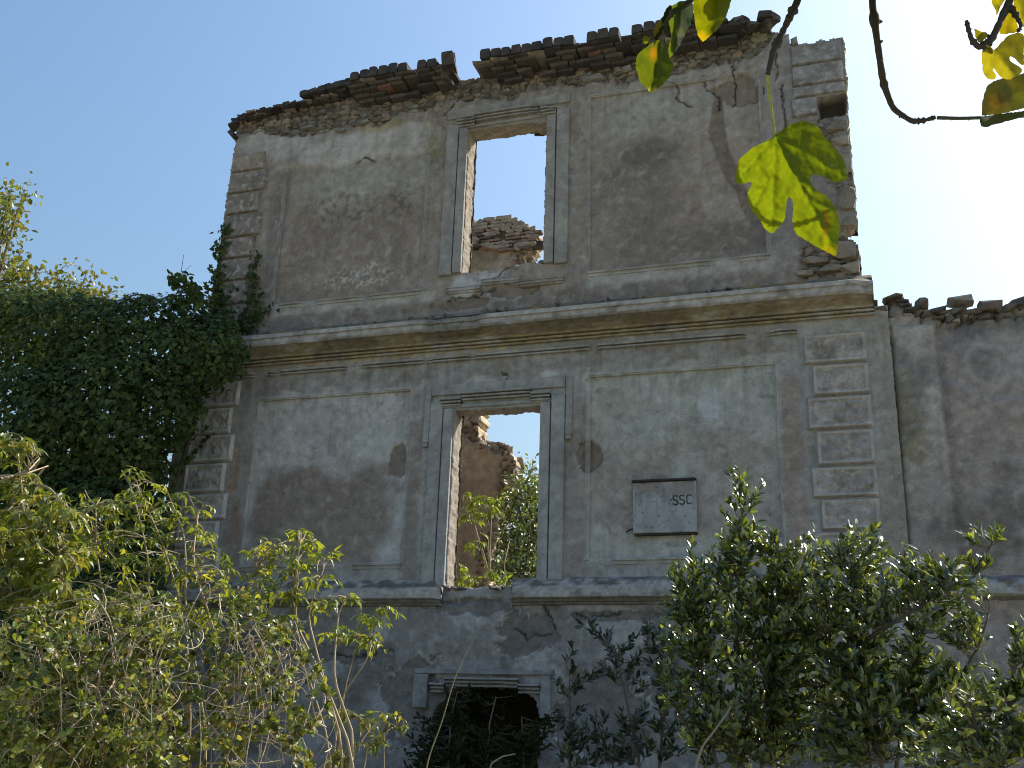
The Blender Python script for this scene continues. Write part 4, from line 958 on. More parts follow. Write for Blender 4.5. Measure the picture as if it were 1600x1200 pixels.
# ------------------------------------------------------------------ far trees on the left
def tree(name, label, base, limbs, blobs, dens, L, cols, seed, mat=None, r0=.18, tpl=OVAL, tw=.012, group=None):
    p = Plant(name, label, 'tree', base, mat or MAT_LEAF, MAT_BARK, seed=seed, woodcol=(.16, .12, .08), group='trees behind the ivy' if name == 'broadleaf_tree' else None); r = p.r
    top = np.mean([at(b[0], b[1], b[4]) for b in blobs], 0)
    trunk = p.limb(curve(p.base, p.base+(top-p.base)*np.array([.5, .5, .62]), 12, 0, .03, r), r0, r0*.6, 8)
    p.wood.build('trunk', MAT_BARK, p.root); p.wood = MB()
    for b in blobs:
        c = at(b[0], b[1], b[4]); p.limb(curve(trunk[-1-r.integers(4)], c, 10, .04, .05, r), r0*.4, tw)
    for q in blob_points(r, blobs, dens):
        s0 = p.near(q); pts = curve(s0, q, 6, .05, .08, r); p.limb(pts, tw, tw*.3, 4, False)
        n = 16; P = q+r.normal(0, L*1.3, (n, 3)); p.leaf(P, r.normal(size=(n, 3))+np.array([0, 0, -.5]), unit(r.normal(0, .7, (n, 3))+np.array([0, 0, .8])), L*(.6+.7*r.random(n)), L*.6*(.6+.7*r.random(n)), pal(r, n, cols, .3))
    return p.finish(tpl, .2, .2, 'crown', 'branches')
YEL = [(.11, .14, .045), (.14, .15, .05), (.09, .12, .04), (.15, .14, .05)]
tree('broadleaf_tree', 'tall yellowish tree at the far left edge behind the ivy', (-19.5, 9, 0), None, [(-20, 350, 50, 45, 9, 1.0), (5, 330, 22, 35, 9, .8), (-10, 420, 55, 50, 9, 1), (15, 455, 45, 45, 9, 1), (-40, 500, 80, 60, 9, 1), (12, 305, 10, 12, 9, .4), (38, 297, 6, 7, 9, .3), (35, 480, 30, 30, 9, .8)], 1.4, .17, YEL, 51, None, .3)
tree('broadleaf_tree', 'small golden brown tree top showing above the ivy thicket', (-15.5, 9, 0), None, [(95, 440, 22, 22, 9, .6), (128, 458, 26, 20, 9, .6), (75, 462, 20, 18, 9, .6), (168, 458, 20, 9, 9, .4), (136, 425, 10, 7, 9, .3), (60, 480, 40, 20, 9, .6), (110, 490, 60, 25, 9, .6)], 1.9, .15, [(.13, .14, .05), (.12, .14, .045), (.16, .14, .055), (.10, .12, .04)], 52, None, .22)

# ------------------------------------------------------------------ inside the ruin
p = None
INC = [(.09, .14, .028), (.13, .19, .035), (.06, .10, .025), (.18, .23, .045)]
tree('leafy_tree', 'green tree growing inside the ruin, right side of the lower window', (-.3, 3.6, 3.1), None, [(822, 760, 20, 22, 3.6, .5), (812, 800, 26, 30, 3.6, .5), (825, 850, 24, 34, 3.6, .5), (800, 850, 18, 28, 3.4, .4), (815, 900, 34, 25, 3.4, .4), (790, 890, 24, 24, 3.2, .4), (832, 735, 8, 10, 3.6, .3), (805, 780, 10, 14, 3.6, .3), (840, 800, 20, 50, 3.7, .4), (845, 880, 16, 30, 3.2, .4)], 5.5, .075, INC, 53, MAT_GLOSSY, .05, LANCE, .006)
p = Plant('sapling', 'slender pale-stemmed sapling just inside the lower window', 'sapling', tuple(at(752, 925, 1.0)*np.array([1, 1, 0])+np.array([0, 0, 3.12])), MAT_LEAF, seed=54, woodcol=(.42, .36, .26)); r = p.r
for st in ([(762, 930), (765, 900), (766, 850), (768, 800), (762, 780)], [(764, 900), (752, 860), (742, 820), (735, 795)], [(766, 905), (757, 870), (748, 840)], [(790, 930), (788, 880), (796, 845)], [(760, 930), (764, 880), (763, 840)]):
    p.limb(np.array([at(a, b, 1.0) for a, b in st]), .010, .005, 5)
for px, py, m in ((735, 785, 5), (748, 778, 5), (762, 775, 6), (775, 782, 5), (728, 800, 4), (740, 805, 4), (722, 815, 3), (745, 845, 4), (738, 855, 3), (770, 800, 3), (748, 795, 4), (732, 905, 4), (725, 895, 3), (745, 910, 3), (760, 900, 3), (772, 895, 3), (715, 888, 1), (785, 905, 3)):
    for k in range(m+2): compound(p, at(px+r.normal()*6, py+r.normal()*5, 1.0+.1*r.normal()), np.array([r.normal(), r.normal()*.6, .1]), 3, .09, .085, .034, [(.15, .21, .03), (.20, .25, .04), (.11, .16, .03)])
p.finish(LANCE, .3, .35)

# ------------------------------------------------------------------ shrubs left front
GRN = [(.20, .25, .04), (.25, .29, .05), (.14, .185, .035), (.32, .335, .08), (.10, .14, .03)]
OLV = [(.14, .17, .04), (.17, .19, .05), (.10, .13, .03), (.2, .19, .06)]
def elder(name, label, base_px, Y, stems, blobs, dens, cols, seed, nl=3, size=.07, L=.050, W=.021, cat='shrub', m=3, wc=(.36, .29, .19), sr=.009, group=None):
    p = Plant(name, label, cat, G(base_px, Y), MAT_LEAF, seed=seed, woodcol=wc, group='elder growth left of the house'); r = p.r
    for st in stems:
        pts = [at(a, b, Y+.12*r.normal()) for a, b in st]; b0 = p.base+np.array([r.normal()*.12, r.normal()*.12, 0])
        pts = np.array([b0]+pts) if st[0][1] > 1000 else np.array(pts)
        # smooth the polyline
        t = np.arange(len(pts)); tt = np.linspace(0, len(pts)-1, len(pts)*4); sm = np.stack([np.interp(tt, t, pts[:, k]) for k in range(3)], -1); sm[1:-1] = (sm[:-2]+sm[1:-1]*2+sm[2:])/4
        p.limb(sm, sr, sr*.45, 5)
    for q in blob_points(r, blobs, dens):
        s0 = p.near(q); L0 = np.linalg.norm(q-s0)
        pts = curve(s0, q, 6, .10, .06, r); tube(p.wood, pts, np.linspace(.0045, .002, 6), 4, np.array(wc)*.8)
        T = unit(pts[-1]-pts[-2])
        for k in range(m): compound(p, pts[-1-(k % 2)], T*.5+np.array([r.normal(), r.normal(), .15]), nl, size*(.7+.6*r.random()), L, W, cols)
    return p.finish(LANCE, .3, .4)
elder('elder_sapling', 'slender sapling with drooping leaflets in front of the left wall panel', 500, -6.4,
      [[(560, 1200), (505, 1060), (462, 975), (462, 900), (470, 835)], [(520, 1180), (480, 1050), (420, 960), (395, 900)], [(540, 1180), (500, 1040), (480, 960), (505, 890)], [(560, 1170), (520, 1060), (528, 960), (540, 935)]],
      [(468, 832, 18, 10, -6.4, .2), (440, 852, 16, 10, -6.4, .2), (480, 850, 14, 14, -6.4, .2), (405, 860, 18, 12, -6.4, .2), (415, 895, 24, 14, -6.4, .2), (460, 880, 20, 14, -6.4, .2), (505, 870, 16, 12, -6.4, .2), (495, 905, 18, 12, -6.4, .2), (450, 925, 26, 14, -6.4, .2), (500, 945, 14, 12, -6.4, .2), (395, 930, 24, 14, -6.4, .2), (540, 935, 10, 8, -6.4, .1), (525, 985, 12, 10, -6.4, .1), (440, 975, 26, 18, -6.4, .2)], 2.6, GRN, 61, m=2)
elder('elder_shrub', 'bushy leafy shrub with arching pale stems beneath the ivy', 260, -6.3,
      [[(330, 1200), (300, 1000), (255, 850), (215, 760)], [(300, 1180), (290, 960), (290, 840), (262, 770)], [(240, 1200), (235, 1000), (232, 870), (205, 760), (190, 735)], [(360, 1180), (340, 1000), (300, 880), (310, 800)], [(200, 1180), (170, 980), (150, 860), (150, 790)]],
      [(200, 735, 22, 12, -6.3, .2), (235, 760, 30, 16, -6.3, .2), (270, 780, 26, 14, -6.3, .2), (310, 785, 18, 14, -6.3, .2), (200, 790, 40, 24, -6.3, .3), (250, 820, 40, 24, -6.3, .3), (300, 840, 34, 20, -6.3, .3), (150, 790, 30, 24, -6.3, .3), (180, 850, 50, 30, -6.3, .3), (330, 870, 24, 20, -6.3, .2), (120, 850, 40, 30, -6.3, .3), (270, 890, 50, 26, -6.3, .3), (340, 920, 36, 22, -6.3, .3), (180, 920, 60, 30, -6.3, .3), (300, 960, 50, 26, -6.3, .3)], 1.45, GRN, 62, m=2)
elder('elder_shrub', 'sunlit yellow-green shrub at the left edge of the picture', 60, -6.9,
      [[(90, 1200), (60, 980), (40, 830), (30, 720)], [(60, 1200), (30, 1000), (5, 850), (-10, 720)], [(140, 1180), (110, 980), (90, 850), (70, 780)], [(0, 810), (45, 760), (70, 730)], [(0, 765), (40, 750), (62, 720)], [(-20, 762), (20, 745), (45, 735), (62, 716)], [(0, 748), (30, 742), (60, 712)], [(-10, 745), (35, 742), (75, 728)], [(40, 755), (75, 760), (105, 795), (130, 805), (148, 792)], [(0, 870), (45, 845), (75, 810)], [(-10, 905), (30, 890), (70, 862)], [(0, 800), (60, 785), (90, 772)]],
      [(15, 700, 26, 22, -6.9, .2), (40, 690, 12, 12, -6.9, .2), (30, 750, 34, 22, -6.9, .2), (70, 790, 40, 24, -6.9, .3), (20, 820, 50, 30, -6.9, .3), (80, 860, 50, 34, -6.9, .3), (10, 900, 50, 40, -6.9, .3), (90, 930, 50, 30, -6.9, .3), (110, 800, 20, 20, -6.9, .2)], 2.0, [(.16, .20, .035), (.20, .225, .045), (.12, .165, .03), (.22, .21, .055)], 63, L=.060, W=.028)
elder('elder_seedling', 'small leafy seedling against the plain wall left of the ground-floor window', 540, -6.0, [[(520, 1200), (532, 1090), (575, 1030), (590, 970)], [(535, 1090), (560, 1000)]],
      [(600, 952, 12, 5, -6, .1), (590, 975, 14, 8, -6, .1), (572, 992, 16, 8, -6, .1), (545, 990, 12, 6, -6, .1), (585, 1005, 12, 8, -6, .1), (575, 965, 8, 6, -6, .1)], 4.0, GRN, 64, sr=.005, m=2)
elder('elder_seedling', 'low leafy sprig at the bottom edge left of the ground-floor window', 600, -6.2, [[(540, 1200), (570, 1150), (598, 1118)], [(570, 1160), (620, 1135)], [(600, 1200), (600, 1120)]],
      [(600, 1115, 12, 8, -6.2, .1), (575, 1125, 14, 8, -6.2, .1), (628, 1135, 10, 4, -6.2, .1), (545, 1115, 16, 10, -6.2, .1), (560, 1165, 14, 10, -6.2, .1), (600, 1150, 16, 6, -6.2, .1), (540, 1180, 14, 14, -6.2, .1)], 3.2, OLV, 65, sr=.005, m=2)
def bramble(name, label, base_px, Y, blobs, dens, cols, seed, canes=40, L=.031, W=.023, cc=(.47, .39, .27)):
    p = Plant(name, label, 'bramble', G(base_px, Y), MAT_LEAF, seed=seed, woodcol=cc, group='bramble thickets'); r = p.r
    for k in range(canes):
        b = blobs[r.integers(len(blobs))]; q = at(b[0]+b[2]*r.uniform(-1, 1), b[1]+b[3]*r.uniform(-1, 1), b[4]+b[5]*r.normal()*.5)
        b2 = blobs[r.integers(len(blobs))]; s0 = np.array([at(b2[0]+b2[2]*r.uniform(-1, 1), 1200, b2[4])[0], b2[4]+.3*r.normal(), .3]) if r.random() < .3 else at(b2[0]+b2[2]*r.uniform(-1, 1), b2[1]+b2[3]*r.uniform(-1, 1), b2[4])
        dq = np.linalg.norm(q-s0); mx_ = r.uniform(.25, 1.1)
        if dq > mx_: s0 = q+(s0-q)*mx_/dq
        p.limb(curve(s0, q, 12, .3*r.random()-.05, .16, r), r.uniform(.002, .0045), .0013, 4)
    for q in blob_points(r, blobs, dens):
        s0 = p.near(q); s0 = q+(s0-q)*min(1, .35/(np.linalg.norm(s0-q)+1e-6))
        pts = curve(s0, q, 5, .1, .1, r); tube(p.wood, pts, np.linspace(.003, .0015, 5), 3, (.20, .19, .09))
        twig_leaves(p, pts, 9, L, W, cols, 1.1, .3, .1)
    return p.finish(OVAL, .2, .2)
BR = [(.17, .215, .045), (.11, .15, .035), (.26, .30, .065), (.06, .09, .025), (.31, .31, .09), (.15, .19, .04), (.08, .115, .03), (.20, .16, .07)]
bramble('bramble_thicket', 'tangled bramble thicket with dry canes filling the lower left corner', 120, -7.3, [(60, 1010, 90, 60, -7.3, .5), (60, 1110, 90, 70, -7.3, .5), (190, 1020, 90, 60, -7.2, .5), (190, 1120, 90, 70, -7.2, .5), (130, 1180, 150, 40, -7.4, .4), (230, 970, 60, 40, -7.2, .4)], 2.9, BR, 66, 200)
bramble('bramble_thicket', 'brambles with pale leggy stems in front of the house wall, right of the thicket', 400, -6.9, [(330, 1030, 60, 50, -6.9, .4), (330, 1120, 70, 60, -6.9, .4), (420, 1030, 50, 40, -6.9, .4), (420, 1120, 50, 60, -6.9, .4), (480, 1080, 40, 60, -6.9, .3), (300, 1180, 80, 30, -6.9, .4), (480, 1160, 40, 40, -6.9, .3), (370, 960, 50, 40, -6.9, .3), (440, 990, 40, 20, -6.9, .3)], 1.3, BR, 67, 100)

# ------------------------------------------------------------------ shrubs right front
BAY = [(.05, .08, .022), (.085, .125, .03), (.17, .215, .045), (.035, .058, .018), (.27, .31, .06)]
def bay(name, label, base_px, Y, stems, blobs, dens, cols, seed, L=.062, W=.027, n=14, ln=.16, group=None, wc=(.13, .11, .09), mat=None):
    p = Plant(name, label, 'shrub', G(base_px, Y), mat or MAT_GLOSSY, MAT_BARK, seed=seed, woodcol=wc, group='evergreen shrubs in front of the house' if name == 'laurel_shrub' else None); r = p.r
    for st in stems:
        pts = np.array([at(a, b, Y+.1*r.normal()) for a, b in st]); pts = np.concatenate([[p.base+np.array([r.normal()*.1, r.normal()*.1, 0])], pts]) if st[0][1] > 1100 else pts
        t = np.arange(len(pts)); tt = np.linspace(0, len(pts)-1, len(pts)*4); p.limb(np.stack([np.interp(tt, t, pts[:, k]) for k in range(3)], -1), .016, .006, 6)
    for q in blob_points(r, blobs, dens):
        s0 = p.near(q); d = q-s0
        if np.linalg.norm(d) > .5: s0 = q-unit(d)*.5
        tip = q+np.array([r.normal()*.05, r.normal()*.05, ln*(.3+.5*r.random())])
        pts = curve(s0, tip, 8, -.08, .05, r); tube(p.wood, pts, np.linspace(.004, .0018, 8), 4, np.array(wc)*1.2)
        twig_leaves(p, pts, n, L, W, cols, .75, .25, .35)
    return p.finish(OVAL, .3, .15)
bay('laurel_shrub', 'glossy evergreen shrub with a tall pointed top below the plaque', 1150, -4.2,
    [[(1150, 1200), (1150, 1050), (1155, 900), (1160, 790)], [(1120, 1200), (1100, 1080), (1085, 960), (1070, 920)], [(1190, 1200), (1200, 1050), (1205, 930), (1215, 860)], [(1160, 1180), (1180, 1000), (1240, 900)], [(1100, 1180), (1040, 1080)]],
    [(1160, 765, 12, 14, -4.2, .15), (1158, 800, 16, 16, -4.2, .15), (1155, 840, 30, 18, -4.2, .2), (1185, 850, 22, 18, -4.2, .2), (1150, 890, 50, 26, -4.2, .3), (1215, 885, 26, 26, -4.2, .2), (1110, 900, 24, 22, -4.2, .2), (1070, 920, 20, 24, -4.2, .2), (1140, 950, 80, 34, -4.2, .4), (1060, 970, 34, 30, -4.2, .3), (1220, 950, 50, 30, -4.2, .3), (1150, 1020, 100, 40, -4.2, .5), (1060, 1040, 34, 40, -4.2, .4), (1230, 1040, 50, 50, -4.2, .4), (1150, 1110, 100, 60, -4.2, .5), (1180, 1180, 110, 30, -4.2, .5), (1255, 860, 12, 22, -4.2, .15), (1090, 860, 10, 8, -4.2, .1), (1260, 930, 40, 30, -4.2, .3), (1265, 1000, 40, 50, -4.2, .4), (1260, 1100, 40, 60, -4.2, .4)], 2.4, BAY, 71)
bay('laurel_shrub', 'broad glossy evergreen shrub whose long branch reaches up to the right', 1380, -4.4,
    [[(1380, 1200), (1340, 1060), (1330, 920), (1320, 860)], [(1400, 1200), (1420, 1080), (1450, 960), (1480, 910)], [(1330, 1015), (1400, 970), (1460, 935), (1520, 900), (1552, 845)], [(1360, 1190), (1300, 1050), (1290, 920)], [(1430, 1200), (1480, 1090), (1530, 1010), (1545, 960)]],
    [(1320, 845, 14, 12, -4.4, .15), (1375, 850, 20, 14, -4.4, .2), (1290, 870, 20, 18, -4.4, .2), (1340, 890, 50, 22, -4.4, .3), (1420, 890, 34, 20, -4.4, .3), (1470, 900, 28, 16, -4.4, .2), (1520, 900, 26, 16, -4.4, .2), (1550, 850, 10, 22, -4.4, .15), (1330, 940, 70, 28, -4.4, .4), (1430, 940, 70, 24, -4.4, .4), (1500, 935, 40, 16, -4.4, .3), (1400, 985, 30, 20, -4.4, .3), (1300, 1000, 60, 40, -4.4, .4), (1480, 990, 40, 26, -4.4, .3), (1510, 1010, 24, 14, -4.4, .2), (1330, 1080, 80, 50, -4.4, .5), (1440, 1060, 50, 40, -4.4, .4), (1480, 1080, 40, 24, -4.4, .3), (1400, 1140, 100, 50, -4.4, .5), (1300, 1170, 60, 40, -4.4, .4), (1380, 1050, 50, 40, -4.4, .4), (1480, 1130, 60, 50, -4.4, .4)], 2.2, BAY, 72)
bay('laurel_shrub', 'nearer glossy shrub with larger leaves in the bottom right corner', 1560, -6.2,
    [[(1570, 1200), (1580, 1080), (1592, 990)], [(1540, 1200), (1520, 1120), (1490, 1080)], [(1610, 1200), (1620, 1050)]],
    [(1590, 1000, 16, 16, -6.2, .2), (1590, 1040, 30, 24, -6.2, .2), (1550, 1100, 40, 24, -6.2, .3), (1590, 1110, 40, 40, -6.2, .3), (1510, 1130, 40, 26, -6.2, .3), (1550, 1170, 60, 30, -6.2, .3), (1470, 1170, 40, 26, -6.2, .3), (1600, 1180, 40, 40, -6.2, .3), (1440, 1195, 40, 14, -6.2, .3)], 2.0, BAY, 73, .045, .021, 14, .10)
bay('laurel_shrub', 'dark shaded evergreen shrub rising close to the wall right of the ground-floor window', 960, -1.9,
    [[(890, 1200), (890, 1120), (890, 1050)], [(1000, 1200), (980, 1100), (960, 1010), (920, 985)], [(1030, 1200), (1040, 1080), (1050, 990)], [(960, 1200), (930, 1120)]],
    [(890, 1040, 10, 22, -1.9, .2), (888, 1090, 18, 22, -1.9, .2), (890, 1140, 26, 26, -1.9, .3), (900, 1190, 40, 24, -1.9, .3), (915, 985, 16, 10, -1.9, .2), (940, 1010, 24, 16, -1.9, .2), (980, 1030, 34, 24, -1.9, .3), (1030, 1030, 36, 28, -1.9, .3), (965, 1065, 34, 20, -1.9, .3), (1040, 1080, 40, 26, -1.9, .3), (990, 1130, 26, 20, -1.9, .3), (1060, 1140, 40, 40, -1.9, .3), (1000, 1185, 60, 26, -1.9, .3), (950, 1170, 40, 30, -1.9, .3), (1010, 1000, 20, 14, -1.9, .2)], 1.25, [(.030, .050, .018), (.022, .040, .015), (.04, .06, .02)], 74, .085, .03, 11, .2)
bay('window_scrub', 'dark scrub choking the ground-floor window opening', 750, -.5,
    [[(700, 1200), (705, 1120), (715, 1080)], [(760, 1200), (765, 1130), (775, 1090)], [(820, 1200), (815, 1120)]],
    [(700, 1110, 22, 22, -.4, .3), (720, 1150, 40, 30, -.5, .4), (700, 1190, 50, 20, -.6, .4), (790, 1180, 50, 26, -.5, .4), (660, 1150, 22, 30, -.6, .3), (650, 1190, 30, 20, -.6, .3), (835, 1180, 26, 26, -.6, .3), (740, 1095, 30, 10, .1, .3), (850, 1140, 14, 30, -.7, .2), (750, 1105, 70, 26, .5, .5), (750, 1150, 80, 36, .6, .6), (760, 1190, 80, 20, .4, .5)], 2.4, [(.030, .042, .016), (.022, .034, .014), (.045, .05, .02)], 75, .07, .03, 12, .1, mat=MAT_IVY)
# single canes
def cane(name, label, pts, Y, r0, r1, col, seed):
    P = np.array([at(a, b, Y) for a, b in pts]); b = np.array([P[0][0]-.1, Y, float(ground_z(P[0][0], Y))-.02]); P = np.concatenate([[b], P])
    t = np.arange(len(P)); tt = np.linspace(0, len(P)-1, 40); S_ = np.stack([np.interp(tt, t, P[:, k]) for k in range(3)], -1)
    for _ in range(4): S_[1:-1] = (S_[:-2]+2*S_[1:-1]+S_[2:])/4
    q = Plant(name, label, 'cane', tuple(b), MAT_LEAF, seed=seed, woodcol=col); q.limb(S_, r0, r1, 5); return q.finish(OVAL)
cane('bramble_cane', 'thin arching bare cane in front of the ground-floor window', [(665, 1195), (690, 1130), (710, 1060), (735, 1005), (765, 970)], -4.5, .006, .0025, (.34, .28, .16), 81)
cane('dead_branch', 'grey bare branch leaning at the bottom under the evergreen shrubs', [(1085, 1200), (1098, 1165), (1118, 1140), (1142, 1105)], -5.6, .010, .004, (.22, .19, .15), 82)
cane('dry_stalk', 'short pale dry stalk crossing the bottom of the ground-floor window', [(765, 1195), (785, 1182), (805, 1178)], -2.5, .010, .006, (.36, .32, .25), 83)

# ------------------------------------------------------------------ fig tree overhead, close to the camera
FIG = thing('fig_tree', 'fig tree whose dark twigs and big lobed leaves hang into the upper right', 'tree', (6.3, -10.2, 0))
FO = np.array(FIG.location)
def dep(px, py, d):
    v = CF+CR*(px-800)/FPX-CU*(py-600)/FPX; return CAM+v*d
fr = np.random.default_rng(9)
def smooth(P, n=40, it=3):
    P = np.asarray(P, float); t = np.arange(len(P)); tt = np.linspace(0, len(P)-1, n)
    Q = np.stack([np.interp(tt, t, P[:, k]) for k in range(3)], -1)
    for _ in range(it): Q[1:-1] = (Q[:-2]+2*Q[1:-1]+Q[2:])/4
    return Q
def branch(pts, r0, r1, name='branch', knob=.6, col=(.075, .065, .06), n=60):
    Q = smooth(pts, n); rad = np.linspace(r0, r1, n)*(1+knob*(fr.random(n)-.35)*(fr.random(n) < .35)*2+.12*fr.random(n)); mb = MB()
    tube(mb, Q, rad, 8, col)
    for k in range(int(n*.12)):                     # bud scars
        i = fr.integers(3, n-3); d = unit(fr.normal(size=3)); tube(mb, [Q[i], Q[i]+d*rad[i]*1.3, Q[i]+d*rad[i]*1.9], [rad[i]*.6, rad[i]*.45, rad[i]*.1], 5, col)
    return mb.build(name, MAT_BARK, FIG)
T0 = np.array([6.3, -10.2, 0]); T1 = np.array([6.1, -10.3, 2.2]); T2 = np.array([5.4, -10.2, 3.3])
mb = MB(); tube(mb, smooth([T0, T0+[0, 0, 1.0], T1, T2, [4.6, -10.1, 3.6], [4.0, -10.0, 3.7], [3.5, -9.9, 3.65]], 50), np.linspace(.11, .018, 50), 10, (.09, .082, .075)); mb.build('trunk', MAT_BARK, FIG)
branch([[4.0, -10.0, 3.7], dep(1300, -160, 1.62), dep(1247, 0, 1.60), dep(1225, 45, 1.57), dep(1208, 80, 1.55), dep(1200, 115, 1.53)], .0062, .0038)
branch([[4.5, -10.05, 3.6], dep(1370, -120, 1.85), dep(1362, 0, 1.82), dep(1370, 60, 1.80), dep(1380, 130, 1.80), dep(1395, 170, 1.80), dep(1425, 190, 1.79), dep(1445, 188, 1.78), dep(1462, 183, 1.77)], .0070, .0032)
branch([[5.1, -10.15, 3.4], dep(1630, -120, 1.66), dep(1578, 0, 1.64), dep(1562, 35, 1.62), dep(1548, 65, 1.61), dep(1530, 75, 1.6), dep(1518, 62, 1.6), dep(1513, 45, 1.6), dep(1510, 32, 1.6)], .0066, .0026)
branch([dep(1575, 5, 1.64), dep(1588, 25, 1.62), dep(1596, 40, 1.6), dep(1590, 50, 1.6)], .004, .002, n=24)
branch([dep(1465, 184, 1.77), dep(1500, 185, 1.74), dep(1534, 184, 1.72)], .003, .0025, 'petiole', .05, (.10, .10, .06), 20)
branch([dep(1199, 118, 1.53), dep(1202, 150, 1.52), dep(1211, 212, 1.50)], .0022, .0020, 'petiole', .02, (.42, .44, .10), 24)
branch([[3.5, -9.9, 3.65], dep(1120, -80, 1.98), dep(1080, 3, 1.96), dep(1052, 18, 1.95), dep(1036, 40, 1.95)], .008, .003, n=30)
branch([[3.8, -9.95, 3.7], dep(1130, -60, 1.9), dep(1118, -12, 1.88)], .006, .003, 'petiole', .05, (.2, .2, .08), 20)
branch([dep(1540, 70, 1.6), dep(1548, 76, 1.6), dep(1552, 82, 1.6)], .002, .002, 'petiole', .02, (.3, .3, .08), 10)
def fig_leaf(outline, d, veins, cols, name='leaf', tiltx=0., tilty=0., cup=.0, foldline=None, foldk=0., seed=1, wave=.0032, dry=None, fine=False):
    """outline in photograph pixels; d = distance of the petiole end; the blade gets tilt, cup and waves"""
    O = np.array(outline, float); n0 = len(O)
    # resample + serrate the margin
    seg = []
    for i in range(n0):
        a, b = O[i], O[(i+1) % n0]; m = max(1, int(np.linalg.norm(b-a)/3.0))
        for k in range(m): seg.append(a+(b-a)*k/m)
    E = np.array(seg)
    for _ in range(1): E = (np.roll(E, 1, 0)+2*E+np.roll(E, -1, 0))/4
    rr = np.random.default_rng(seed); tang = np.roll(E, -1, 0)-np.roll(E, 1, 0); nr = unit(np.stack([tang[:, 1], -tang[:, 0]], -1)); E = E+nr*(rr.random((len(E), 1))-.5)*1.5
    lo, hi = E.min(0), E.max(0); gx_, gy_ = np.meshgrid(np.arange(lo[0], hi[0], 2.5 if fine else 5.0), np.arange(lo[1], hi[1], 2.5 if fine else 5.0)); g = np.stack([gx_.ravel(), gy_.ravel()], -1)+rr.normal(0, .3, (gx_.size, 2))
    keep = np.ones(len(g), bool); keep &= np.array([np.min(np.hypot(*(E-q).T)) > (1.6 if fine else 3) for q in g])
    pts = [Vector(p) for p in np.concatenate([E, g[keep]])]
    vo, _, fo, *_ = delaunay_2d_cdt(pts, [], [list(range(len(E)))], 1, 1e-4)
    q = np.array([(v.x, v.y) for v in vo]); c0 = np.array(veins[0][0], float)
    rel = (q-c0)/100.0
    dd = d+tiltx*rel[:, 0]+tilty*rel[:, 1]+cup*(rel**2).sum(1)
    vd = np.full(len(q), 99.)
    for a, b in veins:
        a = np.array(a, float); b = np.array(b, float); t = np.clip(((q-a)@(b-a))/((b-a)@(b-a)), 0, 1); vd = np.minimum(vd, np.linalg.norm(q-a-t[:, None]*(b-a), axis=1))
    sv = np.full(len(q), 99.)
    for a, b in veins:                                  # side veins branching off the main ones
        a = np.array(a, float); b = np.array(b, float); Lv = np.linalg.norm(b-a); t_ = (b-a)/Lv; n_ = np.array([-t_[1], t_[0]])
        for k in range(1, int(Lv/13.)):
            for sg in (1, -1):
                p0 = a+t_*13.*k; d_ = t_*.6+n_*sg*.8; l_ = .42*(Lv-13.*k)+10; t = np.clip(((q-p0)@d_)/l_, 0, 1); sv = np.minimum(sv, np.linalg.norm(q-p0-t[:, None]*d_*l_, axis=1))
    dd = dd+wave*(fbm(rel[:, 0]*3+seed, rel[:, 1]*3, 3, seed)-.5)*4-.004*np.exp(-(vd/6.)**2)
    if foldline is not None:
        a, b = np.array(foldline[0], float), np.array(foldline[1], float); t = unit(b-a); s_ = ((q-a)@np.array([-t[1], t[0]]))/100.; dd = dd+foldk*np.abs(s_)
    P = np.array([dep(x, y, z) for (x, y), z in zip(q, dd)])
    c = np.array(cols[0])*np.ones((len(q), 1)); nn = fbm(rel[:, 0]*4, rel[:, 1]*4, 4, seed+3); c = lerp(c, cols[1], S(.3, .7, nn)*.5)
    c = lerp(c, np.array(cols[0])*1.25, np.exp(-(vd/1.6)**2)*.8); c = lerp(c, np.array(cols[0])*.72, np.exp(-(sv/1.1)**2)*.5); c = lerp(c, np.array(cols[0])*.55, S(.80, .86, vnoise(q[:, 0]/2.2, q[:, 1]/2.2, seed))*.35)
    if dry:
        for (x, y, rx, ry, dc) in dry: c = lerp(c, dc, S(1.1, .5, np.hypot((q[:, 0]-x)/rx, (q[:, 1]-y)/ry)+.8*(fbm(q[:, 0]/9, q[:, 1]/9, 3, seed+8)-.5))*.9)
    mb = MB(); mb.add(P, [np.array([f if len(f) == 3 else f[:3] for f in fo])], c)
    o = mb.build(name, MAT_FIG, FIG); return o
FG = [(.10, .145, .018), (.13, .165, .02)]
z1 = lambda L: [(1140+x/5., 160+y/5.) for x, y in L]
main = z1([(355, 255), (420, 205), (500, 160), (580, 143), (650, 160), (700, 200), (740, 265), (800, 330), (850, 385), (885, 440), (910, 500), (932, 555), (915, 600), (870, 615), (830, 628), (780, 605), (720, 575), (660, 562), (630, 572), (622, 595), (640, 640), (680, 690), (740, 720), (790, 765), (830, 830), (855, 900), (862, 980), (850, 1100), (833, 1203), (770, 1175), (700, 1140), (620, 1090), (520, 1030), (497, 980), (490, 900), (500, 820), (490, 760), (470, 735), (445, 760), (440, 830), (435, 900), (400, 960), (330, 1030), (270, 980), (230, 910), (180, 850), (145, 780), (138, 720), (150, 680), (175, 640), (165, 615), (110, 635), (60, 640), (45, 590), (50, 540), (75, 450), (110, 410), (180, 350), (260, 315), (330, 280)])
pv = (1211, 212)
